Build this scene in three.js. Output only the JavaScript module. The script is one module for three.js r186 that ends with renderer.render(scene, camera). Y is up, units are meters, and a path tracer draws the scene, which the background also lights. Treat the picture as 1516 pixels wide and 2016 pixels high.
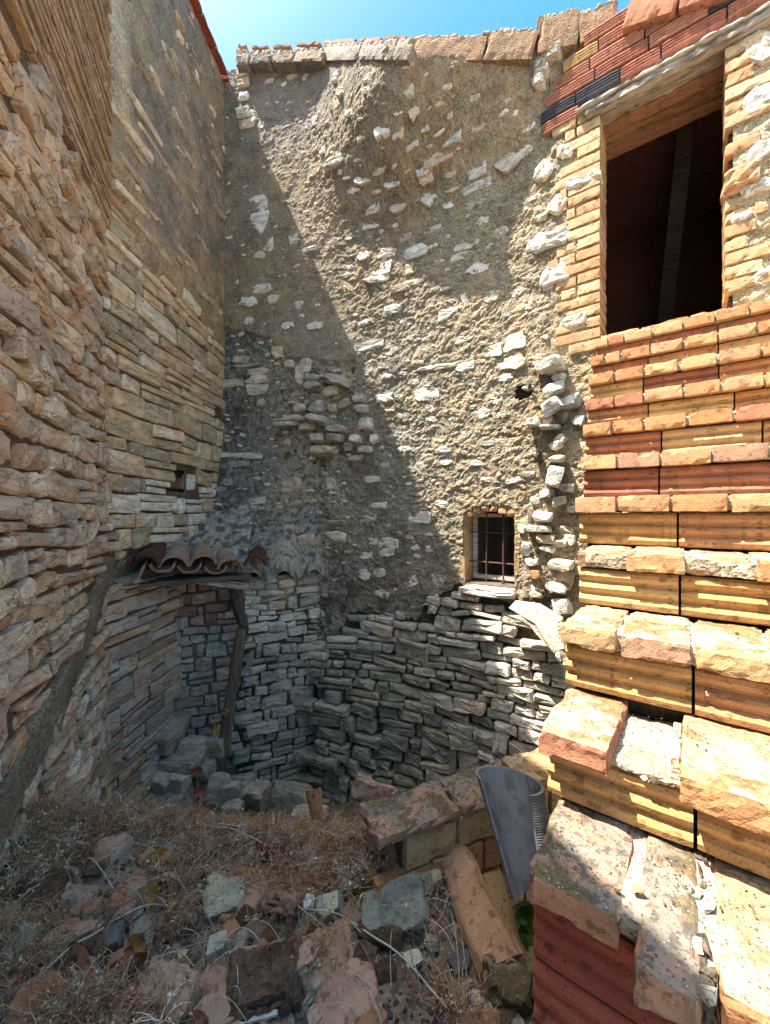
import * as THREE from 'three';
import { ImprovedNoise } from 'three/addons/math/ImprovedNoise.js';
import { mergeGeometries, toCreasedNormals } from 'three/addons/utils/BufferGeometryUtils.js';
import { ConvexGeometry } from 'three/addons/geometries/ConvexGeometry.js';

// ---------------------------------------------------------------- camera, sky, sun, exposure
const EYE = 3.0, F = 800, CX = 758, CY = 1008;            // eye height in metres, focal length and centre of the 1516 x 2016 photograph
const scene = new THREE.Scene();
const camera = new THREE.PerspectiveCamera(2 * Math.atan(CY / F) * 180 / Math.PI, 770 / 1024, 0.05, 300);
camera.position.set(0, EYE, 0);
camera.lookAt(0, EYE, -10);
const renderer = new THREE.WebGLRenderer({ antialias: true });
renderer.setSize(770, 1024);
renderer.toneMapping = THREE.LinearToneMapping;
renderer.toneMappingExposure = 4.05;
renderer.shadowMap.enabled = true;
const SUN = new THREE.Vector3(1, -2.2, -0.10).normalize();   // the way the sunlight travels
const sun = new THREE.DirectionalLight(new THREE.Color().setRGB(1, 0.91, 0.77), 4.4);
sun.name = 'sun';
sun.position.copy(SUN).multiplyScalar(-20).add(new THREE.Vector3(0, 3, -1.5));
sun.target.position.set(0, 3, -1.5);
sun.castShadow = true;
sun.shadow.mapSize.set(4096, 4096);
Object.assign(sun.shadow.camera, { left: -5, right: 5, top: 5, bottom: -5, near: 1, far: 40 });
sun.shadow.bias = -0.0005;
scene.add(sun, sun.target);
{ // a clear summer sky: pale towards the horizon and round the sun, bluer overhead
  const W = 512, Hh = 256, a = new Float32Array(W * Hh * 4), v = new THREE.Vector3();
  for (let j = 0; j < Hh; j++) for (let i = 0; i < W; i++) {
    const el = ((j + 0.5) / Hh - 0.5) * Math.PI, az = ((i + 0.5) / W - 0.5) * 2 * Math.PI;
    v.set(Math.cos(el) * Math.cos(az), Math.sin(el), Math.cos(el) * Math.sin(az));
    const up = Math.max(0, v.y), c = Math.max(0, -v.dot(SUN)), hz = Math.pow(1 - up, 2.5), fillGlow = Math.pow(c, 10) * 2.0 + Math.pow(c, 60) * 0.6;  // glow round the sun broadened and brightened as fill light
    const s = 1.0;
    a.set([s * (0.04 + 0.10 * hz + fillGlow), s * (0.15 + 0.12 * hz + fillGlow * 0.92), s * (0.27 + 0.10 * hz + fillGlow * 0.80), 1], (j * W + i) * 4);
    if (v.y < 0) a.set([0.22, 0.18, 0.13, 1], (j * W + i) * 4);
  }
  const t = new THREE.DataTexture(a, W, Hh, THREE.RGBAFormat, THREE.FloatType);
  t.mapping = THREE.EquirectangularReflectionMapping;
  t.magFilter = t.minFilter = THREE.LinearFilter;
  t.needsUpdate = true;
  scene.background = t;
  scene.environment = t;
}
// ---------------------------------------------------------------- helpers
let seed_ = 7;
function seed(n) { seed_ = n >>> 0; }
function rnd() { seed_ = (seed_ + 0x6D2B79F5) >>> 0; let t = seed_; t = Math.imul(t ^ (t >>> 15), t | 1); t ^= t + Math.imul(t ^ (t >>> 7), t | 61); return ((t ^ (t >>> 14)) >>> 0) / 4294967296; }
const rr = (a, b) => a + (b - a) * rnd();
const pick = (a) => a[Math.floor(rnd() * a.length)];
const clamp = (x, a = 0, b = 1) => Math.min(b, Math.max(a, x));
const smooth = (a, b, x) => { const t = clamp((x - a) / (b - a)); return t * t * (3 - 2 * t); };
const lerp = (a, b, t) => a + (b - a) * t;
function curve(pts, x) { if (x <= pts[0][0]) return pts[0][1]; for (let i = 1; i < pts.length; i++) if (x <= pts[i][0]) return lerp(pts[i - 1][1], pts[i][1], (x - pts[i - 1][0]) / (pts[i][0] - pts[i - 1][0])); return pts[pts.length - 1][1]; }
const perlin = new ImprovedNoise();
const ns = (x, y, z = 0) => perlin.noise(x + 31.7, y + 17.3, z + 5.1);
function fbm(x, y, z = 0, o = 4) { let s = 0, a = 0.5; for (let i = 0; i < o; i++) { s += a * ns(x, y, z + i * 7.7); x *= 2.03; y *= 2.03; z *= 2.03; a *= 0.5; } return s; }

// tileable value noise for the textures
function hash2(x, y, k) { let h = Math.imul(x, 374761393) ^ Math.imul(y, 668265263) ^ Math.imul(k + 11, 2246822519); h = Math.imul(h ^ (h >>> 13), 1274126177); return ((h ^ (h >>> 16)) >>> 0) / 4294967296; }
function tn(u, v, px, py, k) { // u, v in 0..1; px, py cells across
  const x = u * px, y = v * py, x0 = Math.floor(x), y0 = Math.floor(y), fx = x - x0, fy = y - y0, sx = fx * fx * (3 - 2 * fx), sy = fy * fy * (3 - 2 * fy);
  const X0 = ((x0 % px) + px) % px, Y0 = ((y0 % py) + py) % py, X1 = (X0 + 1) % px, Y1 = (Y0 + 1) % py;
  return lerp(lerp(hash2(X0, Y0, k), hash2(X1, Y0, k), sx), lerp(hash2(X0, Y1, k), hash2(X1, Y1, k), sx), sy);
}
function tf(u, v, px, py, k, o = 4) { let s = 0, a = 0.5, n = 0; for (let i = 0; i < o; i++) { s += a * tn(u, v, px, py, k + i * 13); n += a; px *= 2; py *= 2; a *= 0.55; } return s / n; }
// cellular: distance to the nearest scattered point, 0..1
function cell(u, v, p, k) {
  const x = u * p, y = v * p, xi = Math.floor(x), yi = Math.floor(y); let d = 9, id = 0;
  for (let j = -1; j <= 1; j++) for (let i = -1; i <= 1; i++) {
    const cx = (((xi + i) % p) + p) % p, cy = (((yi + j) % p) + p) % p, a = hash2(cx, cy, k), b = hash2(cx, cy, k + 1), q = Math.hypot(xi + i + a - x, yi + j + b - y);
    if (q < d) { d = q; id = hash2(cx, cy, k + 2); }
  }
  return [d, id];
}
function tex(n, metres, fn, color = true) {
  const a = new Uint8Array(n * n * 4);
  for (let j = 0; j < n; j++) for (let i = 0; i < n; i++) {
    const c = fn((i + 0.5) / n, (j + 0.5) / n), o = (j * n + i) * 4;
    if (color) for (let k = 0; k < 3; k++) { const l = clamp(c[k]); a[o + k] = Math.round(255 * (l <= 0.0031308 ? 12.92 * l : 1.055 * Math.pow(l, 1 / 2.4) - 0.055)); }
    else a[o] = a[o + 1] = a[o + 2] = Math.round(255 * clamp(c));
    a[o + 3] = 255;
  }
  const t = new THREE.DataTexture(a, n, n, THREE.RGBAFormat);
  t.wrapS = t.wrapT = THREE.RepeatWrapping; t.magFilter = THREE.LinearFilter; t.minFilter = THREE.LinearMipmapLinearFilter; t.generateMipmaps = true;
  if (color) t.colorSpace = THREE.SRGBColorSpace;
  t.repeat.set(1 / metres, 1 / metres); t.needsUpdate = true;
  return t;
}
const mul = (c, k) => [c[0] * k, c[1] * k, c[2] * k];
const mixc = (a, b, t) => [lerp(a[0], b[0], t), lerp(a[1], b[1], t), lerp(a[2], b[2], t)];

// colour maps of stone are near white and tinted by the material's own colour
const stoneMap = (k, rust, dark) => tex(512, 0.5, (u, v) => {
  let c = mul([1, 1, 1], 0.50 + 0.86 * (tf(u, v, 6, 18, k, 6) - 0.12));
  const r = smooth(0.52, 0.72, tf(u, v, 5, 8, k + 40, 4)); c = mixc(c, [0.95, 0.60, 0.34], r * rust);
  const d = smooth(0.60, 0.74, tf(u, v, 14, 16, k + 80, 4)); c = mixc(c, [0.25, 0.24, 0.22], d * dark);
  const [q, id] = cell(u, v, 60, k + 5); if (id > 0.86) c = mul(c, 0.45 + 0.55 * smooth(0.12, 0.34, q));
  const cr = Math.abs(tf(u, v, 4, 9, k + 120, 5) - 0.5); c = mul(c, 0.55 + 0.45 * smooth(0.0, 0.014, cr));
  return c;
});
const SM = [stoneMap(3, 0.45, 0.25), stoneMap(310, 0.15, 0.55), stoneMap(900, 0.75, 0.35)];
const stoneBump = tex(512, 0.5, (u, v) => { const cr = Math.abs(tf(u, v, 4, 9, 123, 5) - 0.5); return 0.25 + 0.6 * tf(u, v, 7, 22, 3, 6) + 0.2 * tf(u, v, 60, 60, 9, 2) - 0.35 * (1 - smooth(0, 0.02, cr)); }, false);
const plasterMap = tex(1024, 1.2, (u, v) => {
  let c = mul([1, 1, 1], 0.66 + 0.6 * (tf(u, v, 6, 6, 21, 5) - 0.2));
  c = mul(c, 0.55 + 0.85 * tn(u, v, 330, 330, 22)); c = mul(c, 0.6 + 0.8 * tf(u, v, 90, 90, 27, 3));
  c = mixc(c, [0.5, 0.46, 0.42], 0.7 * smooth(0.55, 0.72, tf(u, v, 9, 12, 23, 5)));
  c = mixc(c, [1.15, 0.98, 0.74], 0.6 * smooth(0.54, 0.74, tf(u, v, 7, 7, 24, 5)));
  let [q, id] = cell(u, v, 170, 25); if (id > 0.80) c = mixc([1.25, 1.2, 1.1], c, smooth(0.15, 0.42, q)); else if (id < 0.2) c = mixc([0.2, 0.18, 0.16], c, smooth(0.12, 0.40, q));
  [q, id] = cell(u, v, 70, 28); if (id > 0.9) c = mixc([1.1, 1.05, 0.98], c, smooth(0.15, 0.36, q));
  const cr = Math.abs(tf(u, v, 4, 4, 29, 5) - 0.5); c = mul(c, 0.45 + 0.55 * smooth(0.0, 0.007, cr));
  return c;
});
const plasterBump = tex(1024, 1.2, (u, v) => { const [q, id] = cell(u, v, 110, 35); return 0.15 + 0.5 * tf(u, v, 50, 50, 31, 4) + 0.35 * (1 - smooth(0.1, 0.5, q)) * id + 0.15 * tn(u, v, 420, 420, 36); }, false);
const brickMap = tex(512, 0.4, (u, v) => {
  let c = mul([1, 1, 1], 0.70 + 0.5 * (tf(u, v, 5, 7, 51, 5) - 0.2));
  c = mul(c, 0.82 + 0.3 * tn(u, v, 200, 200, 52));
  c = mixc(c, [1.3, 1.25, 1.15], 0.45 * smooth(0.57, 0.72, tf(u, v, 8, 8, 53, 5))); c = mixc(c, [0.62, 0.66, 0.72], 0.55 * smooth(0.52, 0.70, tf(u, v, 4, 6, 59, 5)));
  c = mixc(c, [0.2, 0.18, 0.16], 0.6 * smooth(0.60, 0.74, tf(u, v, 26, 30, 54, 6)));
  const [q, id] = cell(u, v, 40, 55); if (id > 0.93) c = mul(c, 0.35 + 0.65 * smooth(0.05, 0.08 + 3 * (id - 0.93), q)); const [q2, id2] = cell(u, v, 110, 58); if (id2 > 0.9) c = mul(c, 0.5 + 0.5 * smooth(0.1, 0.35, q2));
  return c;
});
const brickBump = tex(512, 0.4, (u, v) => { const [q, id] = cell(u, v, 46, 55); return 0.3 + 0.5 * tf(u, v, 20, 20, 61, 5) + 0.2 * tn(u, v, 220, 220, 62) - (id > 0.93 ? 0.3 * (1 - smooth(0.05, 0.25, q)) : 0); }, false);
// weathered upper faces of the bricks: lichen crust, ochre moss, black spots, crumbs of lime
const crustMap = (k, base, lichen, moss, black) => tex(1024, 0.5, (u, v) => {
  let c = mul(base, 0.6 + 0.7 * tf(u, v, 8, 8, k, 5));
  c = mixc(c, mul(lichen, 0.75 + 0.5 * tf(u, v, 40, 40, k + 1, 3)), smooth(0.44, 0.58, tf(u, v, 10, 12, k + 2, 5)));
  c = mixc(c, mul(moss, 0.4 + 1.1 * tn(u, v, 150, 150, k + 3)), 0.85 * smooth(0.56, 0.66, tf(u, v, 9, 9, k + 4, 6)));
  c = mixc(c, [0.06, 0.054, 0.048], black * 0.85 * smooth(0.53, 0.68, tf(u, v, 46, 52, k + 5, 4)));
  let [q, id] = cell(u, v, 70, k + 6); if (id > 0.72) c = mixc([0.04, 0.037, 0.03], c, smooth(0.06, 0.1 + 1.1 * (id - 0.72), q));
  [q, id] = cell(u, v, 120, k + 8); if (id > 0.75) c = mixc([0.10, 0.08, 0.055], c, smooth(0.1, 0.4, q));
  [q, id] = cell(u, v, 90, k + 9); if (id > 0.95) c = mixc([0.62, 0.6, 0.55], c, smooth(0.10, 0.2, q));
  return c;
});
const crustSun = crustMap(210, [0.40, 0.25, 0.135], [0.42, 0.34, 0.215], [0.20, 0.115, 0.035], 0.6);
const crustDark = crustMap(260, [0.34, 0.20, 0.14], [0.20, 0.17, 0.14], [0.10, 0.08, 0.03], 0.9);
const crustBump = tex(512, 0.5, (u, v) => 0.2 + 0.6 * tf(u, v, 26, 26, 71, 5) + 0.2 * tn(u, v, 200, 200, 72), false);
const woodMap = tex(512, 0.5, (u, v) => { let c = mul([1, 1, 1], 0.45 + 0.8 * tf(u, v, 3, 60, 81, 4)); const cr = Math.abs(tf(u, v, 2, 26, 82, 4) - 0.5); c = mul(c, 0.25 + 0.75 * smooth(0, 0.035, cr)); return mixc(c, [0.3, 0.22, 0.15], 0.5 * smooth(0.55, 0.7, tf(u, v, 3, 10, 83, 4))); });
const woodBump = tex(512, 0.5, (u, v) => { const cr = Math.abs(tf(u, v, 2, 26, 82, 4) - 0.5); return 0.2 + 0.5 * tf(u, v, 3, 60, 81, 4) + 0.3 * smooth(0, 0.05, cr); }, false);
const soilMap = tex(512, 0.6, (u, v) => { let c = mul([0.19, 0.14, 0.105], 0.5 + 1.0 * tf(u, v, 8, 8, 91, 6)); c = mixc(c, [0.05, 0.045, 0.045], 0.7 * smooth(0.5, 0.66, tf(u, v, 34, 34, 92, 4))); const [q, id] = cell(u, v, 80, 93); if (id > 0.7) c = mixc(mul([0.3, 0.24, 0.18], 0.4 + id * 0.8), c, smooth(0.2, 0.4, q)); return c; });

const std = (rgb, map, bump, bs, extra = {}) => new THREE.MeshStandardMaterial({ color: new THREE.Color().setRGB(...rgb), roughness: 0.93, metalness: 0, map, bumpMap: bump, bumpScale: bs, ...extra });
const tones = (list, bs = 0.011, jit = 0) => list.map(([r, g, b, m = 0]) => std([r, g, b], SM[m], stoneBump, bs));
const PAL = {
  warm: tones([[0.66, 0.492, 0.35, 2], [0.715, 0.556, 0.413, 0], [0.616, 0.46, 0.329, 2], [0.748, 0.61, 0.477, 1], [0.627, 0.492, 0.382, 0], [0.583, 0.439, 0.318, 2], [0.792, 0.663, 0.541, 0], [0.55, 0.46, 0.382, 1]], 0.013),
  tan: tones([[0.682, 0.529, 0.356], [0.627, 0.497, 0.335, 2], [0.726, 0.594, 0.421], [0.55, 0.454, 0.324, 1], [0.77, 0.659, 0.518], [0.594, 0.464, 0.313, 2], [0.462, 0.4, 0.302, 1], [0.836, 0.734, 0.594]]),
  rosy: tones([[0.56, 0.42, 0.34], [0.49, 0.38, 0.31, 2], [0.60, 0.49, 0.41], [0.51, 0.42, 0.36], [0.62, 0.55, 0.50]]),
  pale: tones([[0.78, 0.74, 0.66], [0.84, 0.80, 0.73, 1], [0.74, 0.70, 0.62, 1], [0.66, 0.58, 0.46], [0.80, 0.76, 0.69, 1]]),
  grey: tones([[0.55, 0.50, 0.42, 1], [0.62, 0.57, 0.48, 1], [0.48, 0.45, 0.38, 1], [0.66, 0.60, 0.50], [0.58, 0.50, 0.39, 1], [0.44, 0.42, 0.36, 1], [0.72, 0.66, 0.57, 1]]),
  green: tones([[0.38, 0.36, 0.27, 1], [0.45, 0.43, 0.33, 1], [0.32, 0.31, 0.24, 1], [0.50, 0.45, 0.34, 1]]),
};
const mortarM = std([0.14, 0.105, 0.075], plasterMap, plasterBump, 0.01);
const mortarDarkM = std([0.075, 0.067, 0.055], plasterMap, plasterBump, 0.006);
const mortarWarmM = std([0.15, 0.095, 0.06], plasterMap, plasterBump, 0.006);
const vcPlaster = std([1.12, 1.12, 1.12], plasterMap, plasterBump, 0.012, { vertexColors: true });
const BR = (rgb) => std(rgb, brickMap, brickBump, 0.0025);
const BRICK = {
  orange: [BR([0.53, 0.27, 0.12]), BR([0.57, 0.32, 0.15]), BR([0.49, 0.23, 0.10]), BR([0.56, 0.36, 0.18])],
  yellow: [BR([0.59, 0.36, 0.14]), BR([0.61, 0.39, 0.17]), BR([0.57, 0.32, 0.12])],
  red: [BR([0.40, 0.15, 0.08]), BR([0.43, 0.18, 0.10]), BR([0.36, 0.13, 0.075])],
  deep: [BR([0.26, 0.055, 0.035]), BR([0.30, 0.07, 0.04])],
  pink: [BR([0.46, 0.19, 0.13]), BR([0.50, 0.23, 0.16]), BR([0.42, 0.16, 0.11])],
  cream: [BR([0.62, 0.41, 0.23]), BR([0.59, 0.36, 0.19]), BR([0.65, 0.46, 0.28]), BR([0.57, 0.31, 0.16])],
  blue: [BR([0.07, 0.075, 0.10])],
  old: [BR([0.40, 0.20, 0.12]), BR([0.33, 0.19, 0.13]), BR([0.44, 0.25, 0.16])],
};
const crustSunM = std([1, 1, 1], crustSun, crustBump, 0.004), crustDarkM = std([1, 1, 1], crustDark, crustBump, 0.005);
const tileM = [std([0.36, 0.21, 0.14], crustDark, crustBump, 0.003), std([0.38, 0.26, 0.20], brickMap, brickBump, 0.003), std([0.33, 0.25, 0.19], brickMap, crustBump, 0.004)];
const woodGreyM = std([0.46, 0.40, 0.35], woodMap, woodBump, 0.006), woodBrownM = std([0.36, 0.21, 0.11], woodMap, woodBump, 0.005), woodDarkM = std([0.11, 0.09, 0.07], woodMap, woodBump, 0.008), woodWhiteM = std([0.70, 0.66, 0.62], woodMap, woodBump, 0.004);
const rustM = std([0.12, 0.06, 0.04], brickMap, brickBump, 0.001, { roughness: 0.8 });
const soilM = std([1, 1, 1], soilMap, crustBump, 0.012);
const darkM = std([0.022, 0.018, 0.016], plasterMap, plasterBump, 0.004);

// ---------------------------------------------------------------- naming
const used = {};
function numbered(n) { const k = used[n] = (used[n] ?? -1) + 1; return k ? `${n}_${String(k).padStart(3, '0')}` : n; }
function tag(o, label, category, group) { o.userData.label = label; o.userData.category = category; if (group) o.userData.group = group; return o; }
function shade(o) { o.castShadow = o.receiveShadow = true; return o; }
function thing(name, label, category, pos = new THREE.Vector3(), group) { const g = new THREE.Group(); g.name = numbered(name); g.position.copy(pos); tag(g, label, category, group); g.userData.kind = 'thing'; scene.add(g); return g; }
function part(root, name, geo, mat, pos, quat) { // pos in the world
  const m = shade(new THREE.Mesh(geo, mat)); m.name = name;
  if (pos) m.position.copy(pos); else m.position.set(0, 0, 0);
  let p = root; const base = new THREE.Vector3(); while (p && p !== scene) { base.add(p.position); p = p.parent; }
  m.position.sub(base); if (quat) m.quaternion.copy(quat);
  root.add(m); return m;
}
function single(name, geo, mat, pos, quat, label, category, group) { const m = shade(new THREE.Mesh(geo, mat)); m.name = numbered(name); if (pos) m.position.copy(pos); if (quat) m.quaternion.copy(quat); m.userData.kind = 'thing'; scene.add(m); return tag(m, label, category, group); }
function struct(name, geo, mat) { const m = shade(new THREE.Mesh(geo, mat)); m.name = name; m.userData.kind = 'structure'; scene.add(m); return m; }

// ---------------------------------------------------------------- geometry
const V = (x, y, z) => new THREE.Vector3(x, y, z);
const at = (px, py, D) => V((px - CX) / F * D, EYE + (CY - py) / F * D, -D);
function boxUV(g, ou = 0, ov = 0) {
  const p = g.attributes.position, n = g.attributes.normal, uv = new Float32Array(p.count * 2);
  for (let i = 0; i < p.count; i++) {
    const a = Math.abs(n.getX(i)), b = Math.abs(n.getY(i)), c = Math.abs(n.getZ(i)), x = p.getX(i), y = p.getY(i), z = p.getZ(i);
    if (c >= a && c >= b) { uv[2 * i] = x + ou; uv[2 * i + 1] = y + ov; } else if (b >= a) { uv[2 * i] = x + ou; uv[2 * i + 1] = z + ov; } else { uv[2 * i] = z + ou; uv[2 * i + 1] = y + ov; }
  }
  g.setAttribute('uv', new THREE.BufferAttribute(uv, 2)); return g;
}
function soup(tris, crease = 0.5, ou, ov) { // tris: flat list of Vector3
  const a = new Float32Array(tris.length * 3); tris.forEach((v, i) => a.set([v.x, v.y, v.z], i * 3));
  let g = new THREE.BufferGeometry(); g.setAttribute('position', new THREE.BufferAttribute(a, 3)); g.computeVertexNormals();
  if (crease) g = toCreasedNormals(g, crease);
  return boxUV(g, ou ?? rnd() * 3, ov ?? rnd() * 3);
}
// a worn box: rounded edges, uneven faces, chipped arrises. groups 0 = sides, 1 = top when twoSided
function roughBox(w, h, d, o = {}) {
  const { r = 0.006, amp = 0.003, chip = 0.012, n = [5, 3, 4], top = false, sd = rnd() * 100 } = o;
  let g = new THREE.BoxGeometry(w, h, d, ...n); const p = g.attributes.position, v = new THREE.Vector3(), c = new THREE.Vector3(), q = new THREE.Vector3();
  for (let i = 0; i < p.count; i++) {
    v.fromBufferAttribute(p, i);
    c.set(clamp(v.x, -w / 2 + r, w / 2 - r), clamp(v.y, -h / 2 + r, h / 2 - r), clamp(v.z, -d / 2 + r, d / 2 - r));
    q.copy(v).sub(c); const l = q.length(); if (l > 1e-9) { q.divideScalar(l); v.copy(c).addScaledVector(q, Math.min(l, r)); }
    const k = (Math.abs(v.x) > w / 2 - 1.6 * r - 0.002) + (Math.abs(v.y) > h / 2 - 1.6 * r - 0.002) + (Math.abs(v.z) > d / 2 - 1.6 * r - 0.002);
    const e = (fbm(v.x * 18 + sd, v.y * 18, v.z * 18, 3) + 0.5 * ns(v.x * 70 + sd, v.y * 70, v.z * 70)) * amp * 2 + (k > 1 ? -chip * Math.max(0, ns(v.x * 26 + sd * 3, v.y * 26, v.z * 26) - 0.02) * 1.6 : 0);
    v.addScaledVector(q, e); p.setXYZ(i, v.x, v.y, v.z);
  }
  const order = [0, 0, 1, 0, 0, 0]; // box groups: +x -x +y -y +z -z
  const non = g.toNonIndexed(), res = toCreasedNormals(non, 0.2); res.clearGroups();
  if (top) g.groups.forEach((s, i) => res.addGroup(s.start, s.count, order[i]));
  return boxUV(res, sd % 3, (sd * 1.7) % 3);
}
// a hollow facing brick with grooves along its length; front face at z = 0
function ribbed(w, h, dep, ribs = 2, gd = 0.006, bev = 0.004) {
  const s = new THREE.Shape(), k = ribs + 1, b = h / k; s.moveTo(-dep, 0);
  for (let i = 0; i < k; i++) { const y0 = i * b, y1 = (i + 1) * b, g0 = i ? 0.0024 : 0, g1 = i < k - 1 ? 0.0024 : 0; s.lineTo(-gd, y0 + g0); s.lineTo(-bev * 0.3, y0 + g0 + bev * 0.7); s.lineTo(0.001, (y0 + y1) / 2); s.lineTo(-bev * 0.25, y1 - g1 - bev); s.lineTo(-gd, y1 - g1); }
  s.lineTo(-dep, h);
  let g = new THREE.ExtrudeGeometry(s, { depth: w, bevelEnabled: false, steps: Math.max(1, Math.round(w / 0.03)) }); g.rotateY(-Math.PI / 2); g.translate(w / 2, -h / 2, 0);
  const p = g.attributes.position, sd = rnd() * 50;
  for (let i = 0; i < p.count; i++) { const e = 0.0022 * fbm(p.getX(i) * 22 + sd, p.getY(i) * 22, 0, 2), end = Math.abs(p.getX(i)) > w / 2 - 0.002 ? -0.003 : 0; if (p.getZ(i) > -dep + 0.001) p.setXYZ(i, p.getX(i), p.getY(i) + e * 0.7, p.getZ(i) + e + end); }
  g = toCreasedNormals(g.index ? g.toNonIndexed() : g, 0.35); g.clearGroups();
  return boxUV(g, rnd() * 3, rnd() * 3);
}
// a broken stone: convex hull of scattered points
function rock(w, h, d, n = 15, sq = 0.75) {
  const pts = [];
  for (let i = 0; i < n; i++) { const v = V(rr(-1, 1), rr(-1, 1), rr(-1, 1)), m = Math.max(Math.abs(v.x), Math.abs(v.y), Math.abs(v.z)), l = v.length(), k = lerp(1 / l, 1 / m, sq); pts.push(V(v.x * k * w / 2, v.y * k * h / 2, v.z * k * d / 2)); }
  const g = new ConvexGeometry(pts); return boxUV(g.index ? g.toNonIndexed() : g, rnd() * 3, rnd() * 3);
}
// a broken block with worn arrises and a gritty face: a fine mesh cut by random planes
function block(w, h, d, o = {}) {
  const { n = 5, cut = 13, amp = 0.03, box = 0.8 } = o, P = [], sd = rnd() * 99;
  for (const a of [[1, 0, 0], [-1, 0, 0], [0, 1, 0], [0, -1, 0], [0, 0, 1], [0, 0, -1]]) P.push([V(...a).add(V(rr(-0.16, 0.16), rr(-0.16, 0.16), rr(-0.16, 0.16))).normalize(), rr(0.86, 1)]);
  for (let i = 0; i < cut; i++) P.push([V(rr(-1, 1), rr(-1, 1), rr(-1, 1)).normalize(), rr(0.92, 1.3) * lerp(0.9, 1.12, box)]);
  let g = new THREE.IcosahedronGeometry(1, n); const p = g.attributes.position, v = new THREE.Vector3();
  for (let i = 0; i < p.count; i++) { v.fromBufferAttribute(p, i).normalize(); let r = 9; for (const [m, k] of P) { const c = v.dot(m); if (c > 0.05) r = Math.min(r, k / c); } r = Math.min(r, 1.45); r *= 1 + amp * (1.2 * fbm(v.x * 3 + sd, v.y * 3, v.z * 3, 3) + 0.8 * ns(v.x * 12, v.y * 12 + sd, v.z * 12)); p.setXYZ(i, v.x * r * w / 2, v.y * r * h / 2, v.z * r * d / 2); }
  g = toCreasedNormals(g.index ? g.toNonIndexed() : g, 0.45); return boxUV(g, rnd() * 3, rnd() * 3);
}
// a slab-like stone seen by its face: outline (u, v) counter-clockwise, face towards +z
function faceStone(out, back, o = {}) {
  const { prot = 0.015, bevel = 0.012, amp = 0.005, tilt = [0, 0], crease = 0.42 } = o, n = out.length, sd = rnd() * 90;
  let cx = 0, cy = 0, W = 0, Hh = 0; out.forEach(([x, y]) => { cx += x / n; cy += y / n; W = Math.max(W, Math.abs(x)); Hh = Math.max(Hh, Math.abs(y)); });
  const z = (x, y) => prot + tilt[0] * x + tilt[1] * y + amp * 2 * fbm(x * 14 + sd, y * 20, 0, 2);
  const ring = (k, f) => out.map(([x, y], i) => f(cx + (x - cx) * k[0], cy + (y - cy) * k[1], i));
  const k1 = [Math.max(0.45, 1 - bevel / W * rr(0.7, 1.4)), Math.max(0.4, 1 - bevel / Hh * rr(0.7, 1.3))];
  const A = ring([k1[0] * 0.5, k1[1] * 0.5], (x, y) => V(x, y, z(x, y) + amp * rr(-0.6, 1.2)));
  const B = ring(k1, (x, y) => V(x + rr(-1, 1) * bevel * 0.3, y + rr(-1, 1) * bevel * 0.3, z(x, y) + amp * rr(-0.8, 0.8)));
  const C = ring([1, 1], (x, y) => V(x, y, z(x, y) - bevel * rr(0.5, 1.3)));
  const E = ring([0.96, 0.94], (x, y) => V(x, y, -back));
  const t = []; const c = V(cx, cy, z(cx, cy) + amp * rr(-0.5, 1));
  for (let i = 0; i < n; i++) { const j = (i + 1) % n; t.push(c, A[i], A[j]); for (const [P, Q] of [[A, B], [B, C], [C, E]]) t.push(P[i], Q[i], Q[j], P[i], Q[j], P[j]); }
  return soup(t, crease);
}
function rectOutline(w, h, o = {}) { // an uneven four-sided outline with worn corners
  const { j = 0.1, c = 0.16, m = 1 } = o, pts = [], cor = [[-1, -1], [1, -1], [1, 1], [-1, 1]].map(([x, y]) => [x * w / 2 + rr(-1, 1) * j * Math.min(w, h), y * h / 2 + rr(-1, 1) * j * h * 0.7]);
  for (let i = 0; i < 4; i++) {
    const a = cor[(i + 3) % 4], b = cor[i], d = cor[(i + 1) % 4], k = rr(0.4, 1.2) * c * Math.min(w, h), la = Math.hypot(a[0] - b[0], a[1] - b[1]), ld = Math.hypot(d[0] - b[0], d[1] - b[1]);
    pts.push([b[0] + (a[0] - b[0]) * k / la, b[1] + (a[1] - b[1]) * k / la], [b[0] + (d[0] - b[0]) * k / ld, b[1] + (d[1] - b[1]) * k / ld]);
    const long = Math.abs(d[0] - b[0]) > Math.abs(d[1] - b[1]) ? (w > 1.6 * h ? 2 : 1) : 0;
    for (let q = 1; q <= long * m; q++) { const f = q / (long * m + 1) + rr(-0.08, 0.08); pts.push([b[0] + (d[0] - b[0]) * f, b[1] + (d[1] - b[1]) * f + rr(-1, 1) * j * h * 0.55]); }
  }
  return pts;
}
function flake(w, h) { // a ragged flake of stone
  const n = 9 + Math.floor(rnd() * 5), pts = []; let a0 = rr(0, 6.28);
  for (let i = 0; i < n; i++) { const a = a0 + (i + rr(-0.32, 0.32)) / n * Math.PI * 2, c = Math.cos(a), s = Math.sin(a), k = Math.pow(Math.pow(Math.abs(c), 3.2) + Math.pow(Math.abs(s), 3.2), -1 / 3.2) * (rnd() < 0.22 ? rr(0.62, 0.8) : rr(0.84, 1.06)); pts.push([c * k * w / 2, s * k * h / 2]); }
  return pts;
}
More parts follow.
